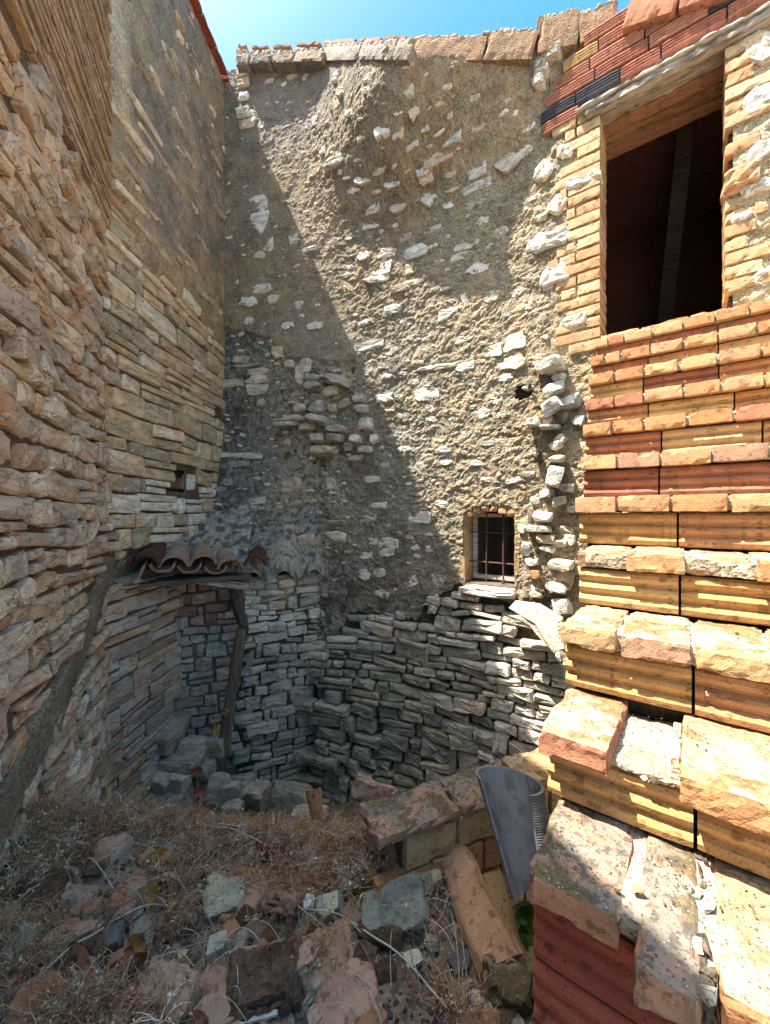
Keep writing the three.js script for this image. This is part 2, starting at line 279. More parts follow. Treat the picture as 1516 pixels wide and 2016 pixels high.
// a half-round shell (roof tile, split pipe): axis along z from 0 to L
function shell(L, r0, r1, th, a0, a1, sa = 12, sl = 6, rip = null, wob = 0) {
  const grid = (R) => { const P = []; for (let i = 0; i <= sl; i++) for (let k = 0; k <= sa; k++) { const f = i / sl, an = lerp(a0, a1, k / sa), r = R(f, k / sa) + wob * ns(f * 3, k / sa * 3, L * 40); P.push(V(Math.cos(an) * r, Math.sin(an) * r, f * L)); } return P; };
  const rad = (f) => lerp(r0, r1, f), O = grid((f, k) => rad(f) + (rip ? rip(f, k) : 0)), I = grid((f) => rad(f) - th), t = [], ix = (i, k) => i * (sa + 1) + k;
  const quad = (a, b, c, d) => t.push(a, b, c, a, c, d);
  for (let i = 0; i < sl; i++) for (let k = 0; k < sa; k++) { quad(O[ix(i, k)], O[ix(i, k + 1)], O[ix(i + 1, k + 1)], O[ix(i + 1, k)]); quad(I[ix(i, k + 1)], I[ix(i, k)], I[ix(i + 1, k)], I[ix(i + 1, k + 1)]); }
  for (let k = 0; k < sa; k++) { quad(O[ix(0, k + 1)], O[ix(0, k)], I[ix(0, k)], I[ix(0, k + 1)]); quad(O[ix(sl, k)], O[ix(sl, k + 1)], I[ix(sl, k + 1)], I[ix(sl, k)]); }
  for (let i = 0; i < sl; i++) { quad(O[ix(i, 0)], O[ix(i + 1, 0)], I[ix(i + 1, 0)], I[ix(i, 0)]); quad(O[ix(i + 1, sa)], O[ix(i, sa)], I[ix(i, sa)], I[ix(i + 1, sa)]); }
  return soup(t, 0.6);
}

// ---------------------------------------------------------------- upright walls along a line in plan
class Wall {
  constructor(pts) { this.p = pts; this.L = [0]; for (let i = 1; i < pts.length; i++) this.L.push(this.L[i - 1] + Math.hypot(pts[i][0] - pts[i - 1][0], pts[i][1] - pts[i - 1][1]));
    const seg = pts.slice(1).map((q, i) => { const l = this.L[i + 1] - this.L[i]; return [(q[0] - pts[i][0]) / l, (q[1] - pts[i][1]) / l]; });
    this.t = pts.map((_, i) => { const a = seg[Math.max(0, i - 1)], b = seg[Math.min(seg.length - 1, i)], x = a[0] + b[0], y = a[1] + b[1], l = Math.hypot(x, y); return [x / l, y / l]; }); this.off = () => 0; }
  get length() { return this.L[this.L.length - 1]; }
  plan(s) { const L = this.L; let i = 1; while (i < L.length - 1 && s > L[i]) i++; const f = (s - L[i - 1]) / (L[i] - L[i - 1]), g = clamp(f); const a = this.p[i - 1], b = this.p[i], u = this.t[i - 1], v = this.t[i];
    const x = lerp(u[0], v[0], g), y = lerp(u[1], v[1], g), l = Math.hypot(x, y); return { X: lerp(a[0], b[0], f), D: lerp(a[1], b[1], f), t: [x / l, y / l] }; }
  pos(s, y, o = 0) { const { X, D, t } = this.plan(s), k = o + this.off(s, y); return V(X + t[1] * k, y, -(D - t[0] * k)); }   // the outward normal is (t.y, -t.x) in plan
  quat(s, roll = 0) { const { t } = this.plan(s), T = V(t[0], 0, -t[1]), N = V(t[1], 0, t[0]); const q = new THREE.Quaternion().setFromRotationMatrix(new THREE.Matrix4().makeBasis(T, V(0, 1, 0), N)); return roll ? q.multiply(new THREE.Quaternion().setFromAxisAngle(V(0, 0, 1), roll)) : q; }
  hit(px, py, o = 0) { const r = (px - CX) / F, g = (s, y) => { const q = this.pos(s, y, o); return q.x + r * q.z; }; let y = EYE, s = 0;
    for (let it = 0; it < 4; it++) { let a = -0.3, b = this.length + 0.3; const n = 160; let pa = g(a, y), found = false; for (let i = 1; i <= n; i++) { const c = -0.3 + (this.length + 0.6) * i / n, pc = g(c, y); if (pa * pc <= 0 && -this.pos(c, y, o).z > 0.1) { a = -0.3 + (this.length + 0.6) * (i - 1) / n; b = c; found = true; break; } pa = pc; }
      if (!found) return null; for (let i = 0; i < 30; i++) { const m = (a + b) / 2; if (g(a, y) * g(m, y) <= 0) b = m; else a = m; } s = (a + b) / 2; y = EYE + (CY - py) / F * -this.pos(s, y, o).z; }
    return { s, y, D: -this.pos(s, y, o).z }; }
  // a sheet over the wall: disp(s, y) in metres, rgb(s, y) linear colour, keep(s, y)
  sheet(s0, s1, y0, y1, step, disp, rgb, keep = () => true, base = V(0, 0, 0)) {
    const ni = Math.round((s1 - s0) / step), nj = Math.round((y1 - y0) / step), P = new Float32Array((ni + 1) * (nj + 1) * 3), U = new Float32Array((ni + 1) * (nj + 1) * 2), C = new Float32Array(P.length), K = new Uint8Array((ni + 1) * (nj + 1)), I = [];
    for (let j = 0; j <= nj; j++) for (let i = 0; i <= ni; i++) { const s = s0 + (s1 - s0) * i / ni, y = y0 + (y1 - y0) * j / nj, k = j * (ni + 1) + i; K[k] = keep(s, y) ? 1 : 0; if (!K[k]) continue; const q = this.pos(s, y, disp(s, y)).sub(base); P.set([q.x, q.y, q.z], k * 3); U.set([s, y], k * 2); if (rgb) C.set(rgb(s, y), k * 3); }
    for (let j = 0; j < nj; j++) for (let i = 0; i < ni; i++) { const a = j * (ni + 1) + i, b = a + 1, c = b + ni + 1, d = a + ni + 1; if (K[a] && K[b] && K[c] && K[d]) I.push(a, b, c, a, c, d); }
    const g = new THREE.BufferGeometry(); g.setAttribute('position', new THREE.BufferAttribute(P, 3)); g.setAttribute('uv', new THREE.BufferAttribute(U, 2)); if (rgb) g.setAttribute('color', new THREE.BufferAttribute(C, 3)); g.setIndex(I); g.computeVertexNormals(); return g;
  }
  // the solid behind the face
  body(s0, s1, y0, y1, front, thick, n = 16) { const t = [], q = (a, b, c, d) => t.push(a, b, c, a, c, d);
    for (let i = 0; i < n; i++) { const a = lerp(s0, s1, i / n), b = lerp(s0, s1, (i + 1) / n), f = (s, y) => { const o = this.off; this.off = () => 0; const r = this.pos(s, y, front); this.off = o; return r; }, k = (s, y) => { const o = this.off; this.off = () => 0; const r = this.pos(s, y, -thick); this.off = o; return r; };
      q(f(a, y0), f(b, y0), f(b, y1), f(a, y1)); q(k(b, y0), k(a, y0), k(a, y1), k(b, y1)); q(f(a, y1), f(b, y1), k(b, y1), k(a, y1)); if (!i) q(k(a, y0), f(a, y0), f(a, y1), k(a, y1)); if (i === n - 1) q(f(b, y0), k(b, y0), k(b, y1), f(b, y1)); }
    return soup(t, 0.5, 0, 0); }
}
// rows of fitted stones: returns [{s, y, out}]
function courses(o) {
  const { s0, s1, y0, y1, h, w, gap = 0.008, keep = () => true, wave = 0.012, split = 0.16, sd = 1, jit = 0.1 } = o, res = [], rows = [y0]; seed(sd * 7919);
  while (rows[rows.length - 1] < y1) rows.push(rows[rows.length - 1] + (typeof h === 'function' ? h(rows[rows.length - 1]) : rr(h[0], h[1])));
  const line = (i, s) => rows[i] + wave * 1.6 * ns(s * 3.1, i * 3.7 + sd * 11, 0);
  for (let i = 0; i + 1 < rows.length; i++) {
    let s = s0 - rr(0, w[1]);
    while (s < s1) {
      const W = Math.max(0.03, rr(w[0], w[1]) * (rnd() < 0.25 ? 0.55 : 1)), a = s, b = s + W; s = b;
      const m = (a + b) / 2, yb = line(i, m), yt = line(i + 1, m), one = (yl, yh) => {
        const g = gap * rr(0.5, 1.5), hh = yh - yl - g, ww = W - g; if (hh < 0.012 || ww < 0.015 || !keep(m, (yl + yh) / 2)) return;
        const sl = (line(i, b) - line(i, a)) / W; res.push({ s: m, y: (yl + yh) / 2, w: ww, h: hh, out: rectOutline(ww, hh, { j: jit, c: rr(0.05, 0.18) }), roll: Math.atan(sl) });
      };
      if (yt - yb > 0.075 && rnd() < split) { const k = lerp(yb, yt, rr(0.35, 0.65)); one(yb, k); one(k, yt); } else one(yb, yt);
    }
  }
  return res;
}
function layStones(root, wall, list, pal, o = {}) {
  const { prot = [0, 0.022], back = 0.07, bevel = [0.006, 0.014], amp = 0.005, tilt = 0.12, lean = 0, name = 'stone', max = 300, choose } = o, shape = list.map((q) => q);
  shape.sort((a, b) => b.w * b.h - a.w * a.h); const rest = [];
  shape.forEach((q, i) => {
    const g = faceStone(q.out, back, { prot: rr(prot[0], prot[1]), bevel: Math.min(rr(bevel[0], bevel[1]), q.h * 0.3), amp: Math.min(amp, q.h * 0.09), tilt: [rr(-tilt, tilt), rr(-tilt, tilt) - lean] });
    const m = choose ? choose(q) : pick(pal), p = wall.pos(q.s, q.y, q.o ?? 0), qt = wall.quat(q.s, (q.roll ?? 0));
    if (i < max) part(root, name, g, m, p, qt); else { g.applyMatrix4(new THREE.Matrix4().compose(p.clone().sub(root.position), qt, V(1, 1, 1))); rest.push(g); }
  });
  if (rest.length) { const m = part(root, 'small_' + name + 's', mergeGeometries(rest), pal[0], root.position.clone()); m.userData.kind = 'stuff'; }
}
// ---------------------------------------------------------------- ground
{ const g = new THREE.PlaneGeometry(240, 240, 1, 1); g.rotateX(-Math.PI / 2); const m = struct('ground', boxUV(g), std([0.42, 0.345, 0.25], plasterMap, plasterBump, 0.01)); m.position.y = 0.45; }
const Yc = (v) => EYE + v;                                   // heights below are counted from the eye

// the mound of rubble and earth that the photograph looks across
const EDGE = (D) => curve([[0.3, 0.32], [0.8, 0.30], [0.95, 0.27], [1.15, 0.13], [1.3, 0.10], [1.45, 0.3], [1.8, 1.0], [3.4, 1.3]], D);
function moundY(X, D) {
  let y = curve([[0.3, -0.84], [0.7, -0.95], [0.9, -0.98], [1.2, -1.00], [1.6, -1.27], [2.0, -1.58], [2.3, -1.78], [2.6, -1.93], [3.2, -2.06]], D);
  y += 0.11 * Math.max(0, -X - 0.12) * (1 - smooth(1.15, 1.7, D)) - 0.12 * smooth(1.5, 1.9, D) * smooth(-0.9, -1.3, X);
  y += 0.08 * Math.exp(-(Math.pow((X - 0.06) / 0.20, 2) + Math.pow((D - 1.12) / 0.14, 2))) - 0.05 * Math.exp(-(Math.pow((X - 0.16) / 0.14, 2) + Math.pow((D - 0.9) / 0.12, 2)));
  y += 0.34 * Math.exp(-(Math.pow((X + 1.18) / 0.24, 2) + Math.pow((D - 2.45) / 0.24, 2)));
  y += (0.05 + 0.07 * smooth(1.05, 1.3, D)) * fbm(X * 4.2, D * 4.2, 1.5, 3) + 0.05 * fbm(X * 11, D * 11, 4.5, 3);
  const e = X - EDGE(D) + 0.04 * ns(D * 9, 3.3);
  return EYE + y - 1.1 * smooth(-0.01, 0.30, e);
}
{ const ni = 150, nj = 150, P = [], U = [], I = [];
  for (let j = 0; j <= nj; j++) for (let i = 0; i <= ni; i++) { const X = lerp(-1.6, 1.35, i / ni), D = lerp(0.1, 3.35, j / nj); P.push(X, moundY(X, D), -D); U.push(X, D); }
  for (let j = 0; j < nj; j++) for (let i = 0; i < ni; i++) { const a = j * (ni + 1) + i; I.push(a, a + 1, a + ni + 2, a, a + ni + 2, a + ni + 1); }
  const g = new THREE.BufferGeometry(); g.setAttribute('position', new THREE.Float32BufferAttribute(P, 3)); g.setAttribute('uv', new THREE.Float32BufferAttribute(U, 2)); g.setIndex(I); g.computeVertexNormals(); struct('terrain', g, soilM); }
function onMound(px, py) { let D = 0.4; for (; D < 3.3; D += 0.004) { const q = at(px, py, D); if (q.y <= moundY(q.x, D)) return { p: q, D }; } return { p: at(px, py, 2.8), D: 2.8 }; }

// ---------------------------------------------------------------- near left wall: rough tan rubble with a band of thin bricks above
const LW = new Wall([[-0.36, -0.55], [-0.745, 0.44], [-1.33, 1.96]]);
const LWn = LW.length, LWs = (D) => LWn - Math.hypot(0.385 * (1.96 - D), 1.96 - D);
LW.off = (s, y) => 0.012 * fbm(s * 2.2, y * 2.2, 7.7, 3);
const scar = [[8, 1585], [60, 1478], [118, 1372], [160, 1268], [186, 1195], [206, 1130]].map(([x, y]) => LW.hit(x, y));
const scarY = (s) => { const a = scar; if (s <= a[0].s) return a[0].y - (a[0].s - s) * 0.5; for (let i = 1; i < a.length; i++) if (s <= a[i].s) return lerp(a[i - 1].y, a[i].y, (s - a[i - 1].s) / (a[i].s - a[i - 1].s)); return a[a.length - 1].y; };
const topLW = (s) => Yc(curve([[0, 1.9], [LWs(0.5), 2.05], [LWs(1.1), 2.3], [LWn, 2.75]], s));
{
  seed(101);
  const root = thing('stone_wall', 'rough tan rubble wall rising steeply at the picture edge, crossed by a slanting cement scar', 'stone wall', V(-1.0, Yc(-2.4), -1.2));
  const s0 = LWs(0.55);
  part(root, 'core', LW.body(0, LWn, Yc(-2.4), Yc(1.9), -0.035, 0.10), mortarWarmM, V(0, 0, 0));
  part(root, 'upper_core', LW.body(LWs(1.0), LWn, Yc(1.9), Yc(2.44), -0.033, 0.10), mortarWarmM, V(0, 0, 0));
  part(root, 'mortar', LW.sheet(s0, LWn, Yc(-2.3), Yc(1.4), 0.012, (s, y) => -0.014 + 0.016 * fbm(s * 14, y * 16, 2, 3), null), mortarWarmM, V(0, 0, 0));
  const inScar = (s, y, k = 1) => Math.abs(y - scarY(s) - 0.014 * ns(s * 14, y * 14)) < k * curve([[LWs(1.0), 0.085], [LWs(1.96), 0.10]], s);
  const list = courses({ s0, s1: LWn, y0: Yc(-1.75), y1: Yc(1.33), h: [0.045, 0.095], w: [0.09, 0.28], gap: 0.011, wave: 0.02, split: 0.3, sd: 3, jit: 0.16, keep: (s, y) => s > s0 && s < LWn - 0.02 && !inScar(s, y, 0.72) && y < Yc(1.30 + 0.05 * ns(s * 6, 1)) });
  layStones(root, LW, list, PAL.warm, { prot: [0, 0.022], bevel: [0.005, 0.014], amp: 0.007, tilt: 0.16, lean: 0.01, max: 300 });
  // the scar left by an old roof
  part(root, 'cement_scar', LW.sheet(LWs(0.9), LWn, Yc(-1.5), Yc(0), 0.008, (s, y) => 0.014 + 0.008 * fbm(s * 20, y * 20, 3, 3) - 0.05 * smooth(0.7, 1.0, Math.abs(y - scarY(s)) / 0.09), (s, y) => mul([0.27, 0.225, 0.165], 0.9 + 0.5 * fbm(s * 9, y * 9, 5, 3)), (s, y) => inScar(s, y)), vcPlaster, V(0, 0, 0));
  // the band of thin bricks
  const BANDM = [[0.56, 0.37, 0.22], [0.50, 0.32, 0.19], [0.60, 0.42, 0.27], [0.44, 0.29, 0.19], [0.52, 0.31, 0.17]].map((c) => std(c, brickMap, brickBump, 0.004));
  let y = Yc(1.335), row = 0;
  while (y < Yc(2.43)) {
    const h = rr(0.020, 0.027); let s = LWs(0.98) - rr(0, 0.25);
    while (s < LWn - 0.01) { const w = Math.min(rr(0.2, 0.32), LWn - 0.005 - s), m = s + w / 2; if (w > 0.03) part(root, 'thin_brick', roughBox(w - 0.006, h, 0.07, { r: 0.004, amp: 0.003, chip: 0.008, n: [5, 1, 1] }), pick(BANDM), LW.pos(m, y + h / 2, -0.022 + rr(-0.006, 0.006)), LW.quat(m)); s += w; }
    y += h + rr(0.004, 0.009); row++;
  }
}

// ---------------------------------------------------------------- second left wall, behind it: fitted stones below, render above
const TW = new Wall([[-1.342, 1.72], [-1.265, 3.30]]);
const TWs = (D) => (D - 1.72) / (3.30 - 1.72) * TW.length;
TW.off = (s, y) => 0.01 * fbm(s * 2.5, y * 2.5, 3.3, 3);
const dryTop = (s) => Yc(curve([[TWs(1.9), 1.66], [TWs(2.05), 1.58], [TWs(2.28), 1.34], [TWs(2.73), 1.37], [TWs(3.1), 1.30], [TWs(3.3), 1.2]], s)) + 0.05 * ns(s * 9, 2.2) + 0.03 * ns(s * 23, 4);
{
  seed(202);
  const root = thing('stone_wall', 'beige coursed stone wall with grey-brown render above it, behind the clay tile lean-to', 'stone wall', V(-1.3, Yc(-2.4), -2.5));
  const gap = { s: TWs(2.56), y: Yc(0.20), w: 0.20, h: 0.125 };
  part(root, 'core', TW.body(0, TW.length, Yc(-2.4), Yc(3.33), -0.11, 0.18), mortarM, V(0, 0, 0));
  part(root, 'mortar', TW.sheet(TWs(1.88), TW.length, Yc(-2.3), Yc(1.75), 0.013, (s, y) => -0.02 + 0.014 * fbm(s * 14, y * 16, 2, 3), null, (s, y) => !(Math.abs(s - gap.s) < gap.w / 2 && Math.abs(y - gap.y) < gap.h / 2)), mortarM, V(0, 0, 0));
  const tone = (s, y) => { let c = mixc([0.36, 0.285, 0.205], [0.26, 0.22, 0.185], smooth(-0.15, 0.3, fbm(s * 3, y * 2, 6, 4))); c = mixc(c, [0.44, 0.33, 0.19], 0.8 * smooth(0.05, 0.3, fbm(s * 4 + 3, y * 3, 9, 4) + 0.45 * smooth(Yc(2.0), Yc(1.3), y) - 0.1)); c = mixc(c, [0.58, 0.50, 0.37], smooth(TWs(2.13), TWs(2.03), s + 0.03 * ns(y * 5, 2)) * smooth(Yc(1.9), Yc(2.0), y)); return mul(c, 1 + 0.5 * fbm(s * 12, y * 12, 1, 3)); };
  part(root, 'render', TW.sheet(0, TW.length, Yc(1.1), Yc(3.36), 0.0085, (s, y) => 0.012 + 0.014 * fbm(s * 6, y * 6, 3, 4) + 0.010 * fbm(s * 30, y * 30, 4, 3) - 0.03 * smooth(0.05, 0, y - dryTop(s)), tone, (s, y) => y > dryTop(s) - 0.02), vcPlaster, V(0, 0, 0));
  const list = courses({ s0: TWs(1.9), s1: TW.length, y0: Yc(-2.2), y1: Yc(1.75), h: [0.05, 0.13], w: [0.13, 0.42], gap: 0.009, wave: 0.010, split: 0.3, sd: 8, jit: 0.09, keep: (s, y) => s < TW.length - 0.08 && y < dryTop(s) + 0.02 && (y < Yc(-0.36) || y > Yc(-0.17)) && !(Math.abs(s - gap.s) < gap.w / 2 + 0.05 && Math.abs(y - gap.y) < gap.h / 2) });
  layStones(root, TW, list, PAL.tan, { prot: [0.0, 0.02], bevel: [0.004, 0.010], amp: 0.006, tilt: 0.07, choose: (q) => q.y < Yc(-0.3) ? pick(PAL.rosy.concat(PAL.tan.slice(0, 2))) : pick(q.y < Yc(0.2) && q.y > Yc(-0.2) ? PAL.tan.slice(4).concat(PAL.pale) : PAL.tan) });
  // the putlog hole with reddish stones inside
  part(root, 'reddish_stone', faceStone(rectOutline(0.10, 0.07), 0.03, { prot: -0.07 }), BRICK.old[1], TW.pos(gap.s + 0.035, gap.y - 0.015), TW.quat(gap.s));
  part(root, 'stone', faceStone(rectOutline(0.09, 0.10), 0.05, { prot: 0.004 }), PAL.pale[0], TW.pos(gap.s + 0.17, gap.y), TW.quat(gap.s + 0.17));
  // long stones and slivers showing through the render
  const shown = [[257, 265, 90, 62], [283, 235, 72, 46], [300, 290, 50, 20], [340, 355, 34, 52], [262, 300, 40, 26], [365, 510, 40, 56], [402, 585, 34, 60], [330, 130, 22, 60], [350, 45, 18, 40], [300, 150, 20, 40], [430, 420, 20, 44], [345, 235, 20, 46], [385, 130, 14, 30], [350, 75, 14, 60], [338, 110, 14, 60], [318, 90, 12, 46], [395, 480, 26, 36], [425, 320, 22, 40], [370, 315, 18, 30], [262, 345, 60, 54], [250, 390, 60, 50], [300, 480, 90, 34], [415, 220, 12, 30], [440, 300, 12, 34], [280, 145, 22, 34], [455, 200, 10, 24]];
  for (const [x, y, w, h] of shown) { const a = TW.hit(x - w / 2, y), b = TW.hit(x + w / 2, y), c = TW.hit(x, y); if (!a || !b || !c) continue; const W = Math.min(0.34, Math.max(0.035, b.s - a.s)), H = clamp(0.30 * h * c.D / F, 0.02, 0.10); part(root, 'stone', faceStone(rectOutline(W, H, { j: 0.22, c: 0.35 }), 0.05, { prot: 0.022, bevel: 0.006, amp: 0.004 }), pick(PAL.tan.slice(3).concat(PAL.pale[3])), TW.pos(c.s, c.y), TW.quat(c.s, rr(-0.1, 0.1))); }
  for (let i = 0; i < 46; i++) { const s = rr(TWs(2.0), TW.length - 0.1), y = rr(Yc(1.5), Yc(3.3)); if (y < dryTop(s) + 0.05) continue; part(root, 'stone', faceStone(rectOutline(rr(0.025, 0.09), rr(0.014, 0.035), { j: 0.25, c: 0.4 }), 0.04, { prot: 0.018, bevel: 0.004, amp: 0.003 }), pick(PAL.tan.slice(3).concat(PAL.pale[3])), TW.pos(s, y), TW.quat(s, rr(-0.15, 0.15))); }
}

// ---------------------------------------------------------------- the curved rendered wall that closes the yard
const BW = (() => { const P = [], R = 4.8, a0 = 9 * Math.PI / 180, a1 = 37 * Math.PI / 180; for (let i = 0; i <= 28; i++) { const a = lerp(a0, a1, i / 28); P.push([-1.27 + R * (Math.sin(a) - Math.sin(a0)), 3.2 + R * (Math.cos(a) - Math.cos(a0))]); } const e = P[P.length - 1]; P.push([e[0] + 0.4 * 0.797, e[1] - 0.4 * 0.604]); P.push([e[0] + 1.6 * 0.797, e[1] - 1.6 * 0.604]); return new Wall(P); })();
const coveLine = { a: 0, b: 0, c: 0, on: false };
BW.off = (s, y) => (coveLine.on ? coveAmt(s) * smooth(Yc(1.95), Yc(2.66), y) : 0) + 0.02 * fbm(s * 1.6, y * 1.6, 2.2, 3) + 0.17 * smooth(Yc(0.75), Yc(-0.2), y) * (1 - smooth(0.12, 0.85, s)) + 0.05 * smooth(Yc(1.1), Yc(0.0), y) * (1 - smooth(0.8, 1.25, s)) * (s > 0 ? 1 : 1);
const memo_ = new Map();
const sOf = (px, py = CY) => { const k = px * 4096 + py; if (!memo_.has(k)) memo_.set(k, BW.hit(px, py).s); return memo_.get(k); };
function coveAmt(s) { const { X, D, t } = BW.plan(s), d = ((2.4 + 0.2865 * 0.1 - 0.2865 * X) - D) / (-t[0] - 0.2865 * t[1]); return Math.max(0, d - 0.10) * smooth(sOf(570), sOf(850), s) * (1 - smooth(sOf(1060), sOf(1190), s)); }
const S = { w0: sOf(914, 1075), w1: sOf(1013, 1075), join: sOf(1092, 500), dl: sOf(1184, 500), dr: sOf(1424, 400) };
sOf(570); sOf(850); sOf(1060); sOf(1190); coveLine.on = true;
const WIN = { y0: BW.hit(965, 1152).y, y1: BW.hit(965, 996).y };
const DOOR = { y0: Yc(0.905), y1: Yc(2.055) };
const renderLow = (s) => Yc(curve([[sOf(660), -0.95], [sOf(690), -0.72], [sOf(820), -0.70], [sOf(850), -0.56], [sOf(910), -0.47], [sOf(1000), -0.53], [sOf(1060), -0.66], [sOf(1100), -0.8]], s)) + 0.035 * ns(s * 14, 1.2) + 0.02 * ns(s * 37, 5);
const layer = (s) => Yc(curve([[0, 1.45], [sOf(520, 660), 1.36], [sOf(575, 700), 1.16], [sOf(640, 715), 1.10], [sOf(720, 720), 1.06], [sOf(780, 640), 1.35], [sOf(830, 560), 1.7]], s)) + 0.03 * ns(s * 11, 8) + 0.02 * ns(s * 29, 3);
const topTable = []; // the wall head follows the underside of the roof edge
for (let i = 0; i <= 80; i++) { const s = -0.05 + (BW.length + 0.05) * i / 80; let y = Yc(3), py = 110; for (let k = 0; k < 12; k++) { const q = BW.pos(s, y); const px = CX - q.x / q.z * F; py = curve([[440, 122], [700, 112], [805, 110], [948, 108], [1045, 104], [1062, 92], [1140, 72], [1221, 46]], px); y = EYE + (CY - py) / F * -q.z; } topTable.push([s, Math.min(s > S.join + 0.05 ? Yc(2.5) : 99, y)]); }
const topBW = (s) => curve(topTable, s);
const rough = (s, y) => { const edge = curve([[Yc(0.5), sOf(740, 740)], [Yc(1.2), sOf(700, 700)], [Yc(3.4), sOf(545, 200)]], y); return smooth(edge - 0.12, edge + 0.15, s) * (1 - 0.6 * smooth(Yc(2.5), Yc(2.9), y)); };
const lump = (x, y, k) => { const xi = Math.floor(x), yi = Math.floor(y); let d = 9, id = 0; for (let j = -1; j <= 1; j++) for (let i = -1; i <= 1; i++) { const q = Math.hypot(xi + i + hash2(xi + i, yi + j, k) - x, yi + j + hash2(xi + i, yi + j, k + 1) - y); if (q < d) { d = q; id = hash2(xi + i, yi + j, k + 2); } } return (0.62 - d) * (0.25 + 1.1 * id); };
const clod = (s, y) => 0.95 * lump(s * 20, y * 25, 71) + 0.75 * lump(s * 46 + 0.5 * ns(s * 9, y * 9), y * 54, 75) + 0.28 * ns(s * 85, y * 90, 8) - 0.25;
const bwDisp = (s, y) => { const r = rough(s, y); let d = 0.012 * fbm(s * 6, y * 6, 3, 4) + lerp(0.006 + 0.012 * (y < layer(s) ? 1 : 0), 0.012, r) * clod(s + 0.05 * ns(s * 8, y * 8, 2), y + 0.05 * ns(s * 8, y * 8, 6)) + 0.010 * r * fbm(s * 11, y * 13, 12, 3); d += 0.020 * smooth(-0.012, 0.012, y - layer(s)) * (1 - r); return d; };
const bwTone = (s, y) => {
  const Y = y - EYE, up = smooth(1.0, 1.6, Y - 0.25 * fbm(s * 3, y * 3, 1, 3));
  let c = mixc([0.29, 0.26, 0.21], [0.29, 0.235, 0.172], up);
  c = mixc(c, [0.33, 0.272, 0.19], smooth(sOf(760), sOf(960), s + 0.15 * fbm(s * 4, y * 4, 5, 3)));  // right part lighter ochre: its sunlit look put into the colour
  c = mixc(c, [0.225, 0.20, 0.185], 0.8 * smooth(2.55, 3.0, Y + 0.35 * fbm(s * 4, y * 4, 8, 3)) * (1 - smooth(sOf(700), sOf(860), s)));  // grey band below the eaves: their shade painted into the render
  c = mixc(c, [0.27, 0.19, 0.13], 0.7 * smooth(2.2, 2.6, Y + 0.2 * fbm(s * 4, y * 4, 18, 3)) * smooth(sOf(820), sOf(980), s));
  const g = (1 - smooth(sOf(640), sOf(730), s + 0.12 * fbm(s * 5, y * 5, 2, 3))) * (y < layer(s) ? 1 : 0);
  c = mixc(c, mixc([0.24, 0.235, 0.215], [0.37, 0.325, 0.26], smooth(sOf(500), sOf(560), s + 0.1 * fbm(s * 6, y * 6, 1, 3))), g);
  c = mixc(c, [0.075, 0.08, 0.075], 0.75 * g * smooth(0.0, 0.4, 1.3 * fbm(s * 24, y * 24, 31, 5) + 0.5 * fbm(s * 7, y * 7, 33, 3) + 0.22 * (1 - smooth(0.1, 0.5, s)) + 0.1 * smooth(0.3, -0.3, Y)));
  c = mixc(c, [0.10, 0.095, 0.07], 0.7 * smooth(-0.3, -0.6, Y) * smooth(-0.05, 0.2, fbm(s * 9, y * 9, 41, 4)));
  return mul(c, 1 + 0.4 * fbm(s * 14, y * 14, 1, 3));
};
const inWin = (s, y, m = 0) => s > S.w0 - m && s < S.w1 + m && y > WIN.y0 - m && y < WIN.y1 + m - 0.05 * Math.pow(Math.abs((s - (S.w0 + S.w1) / 2) / ((S.w1 - S.w0) / 2)), 2);
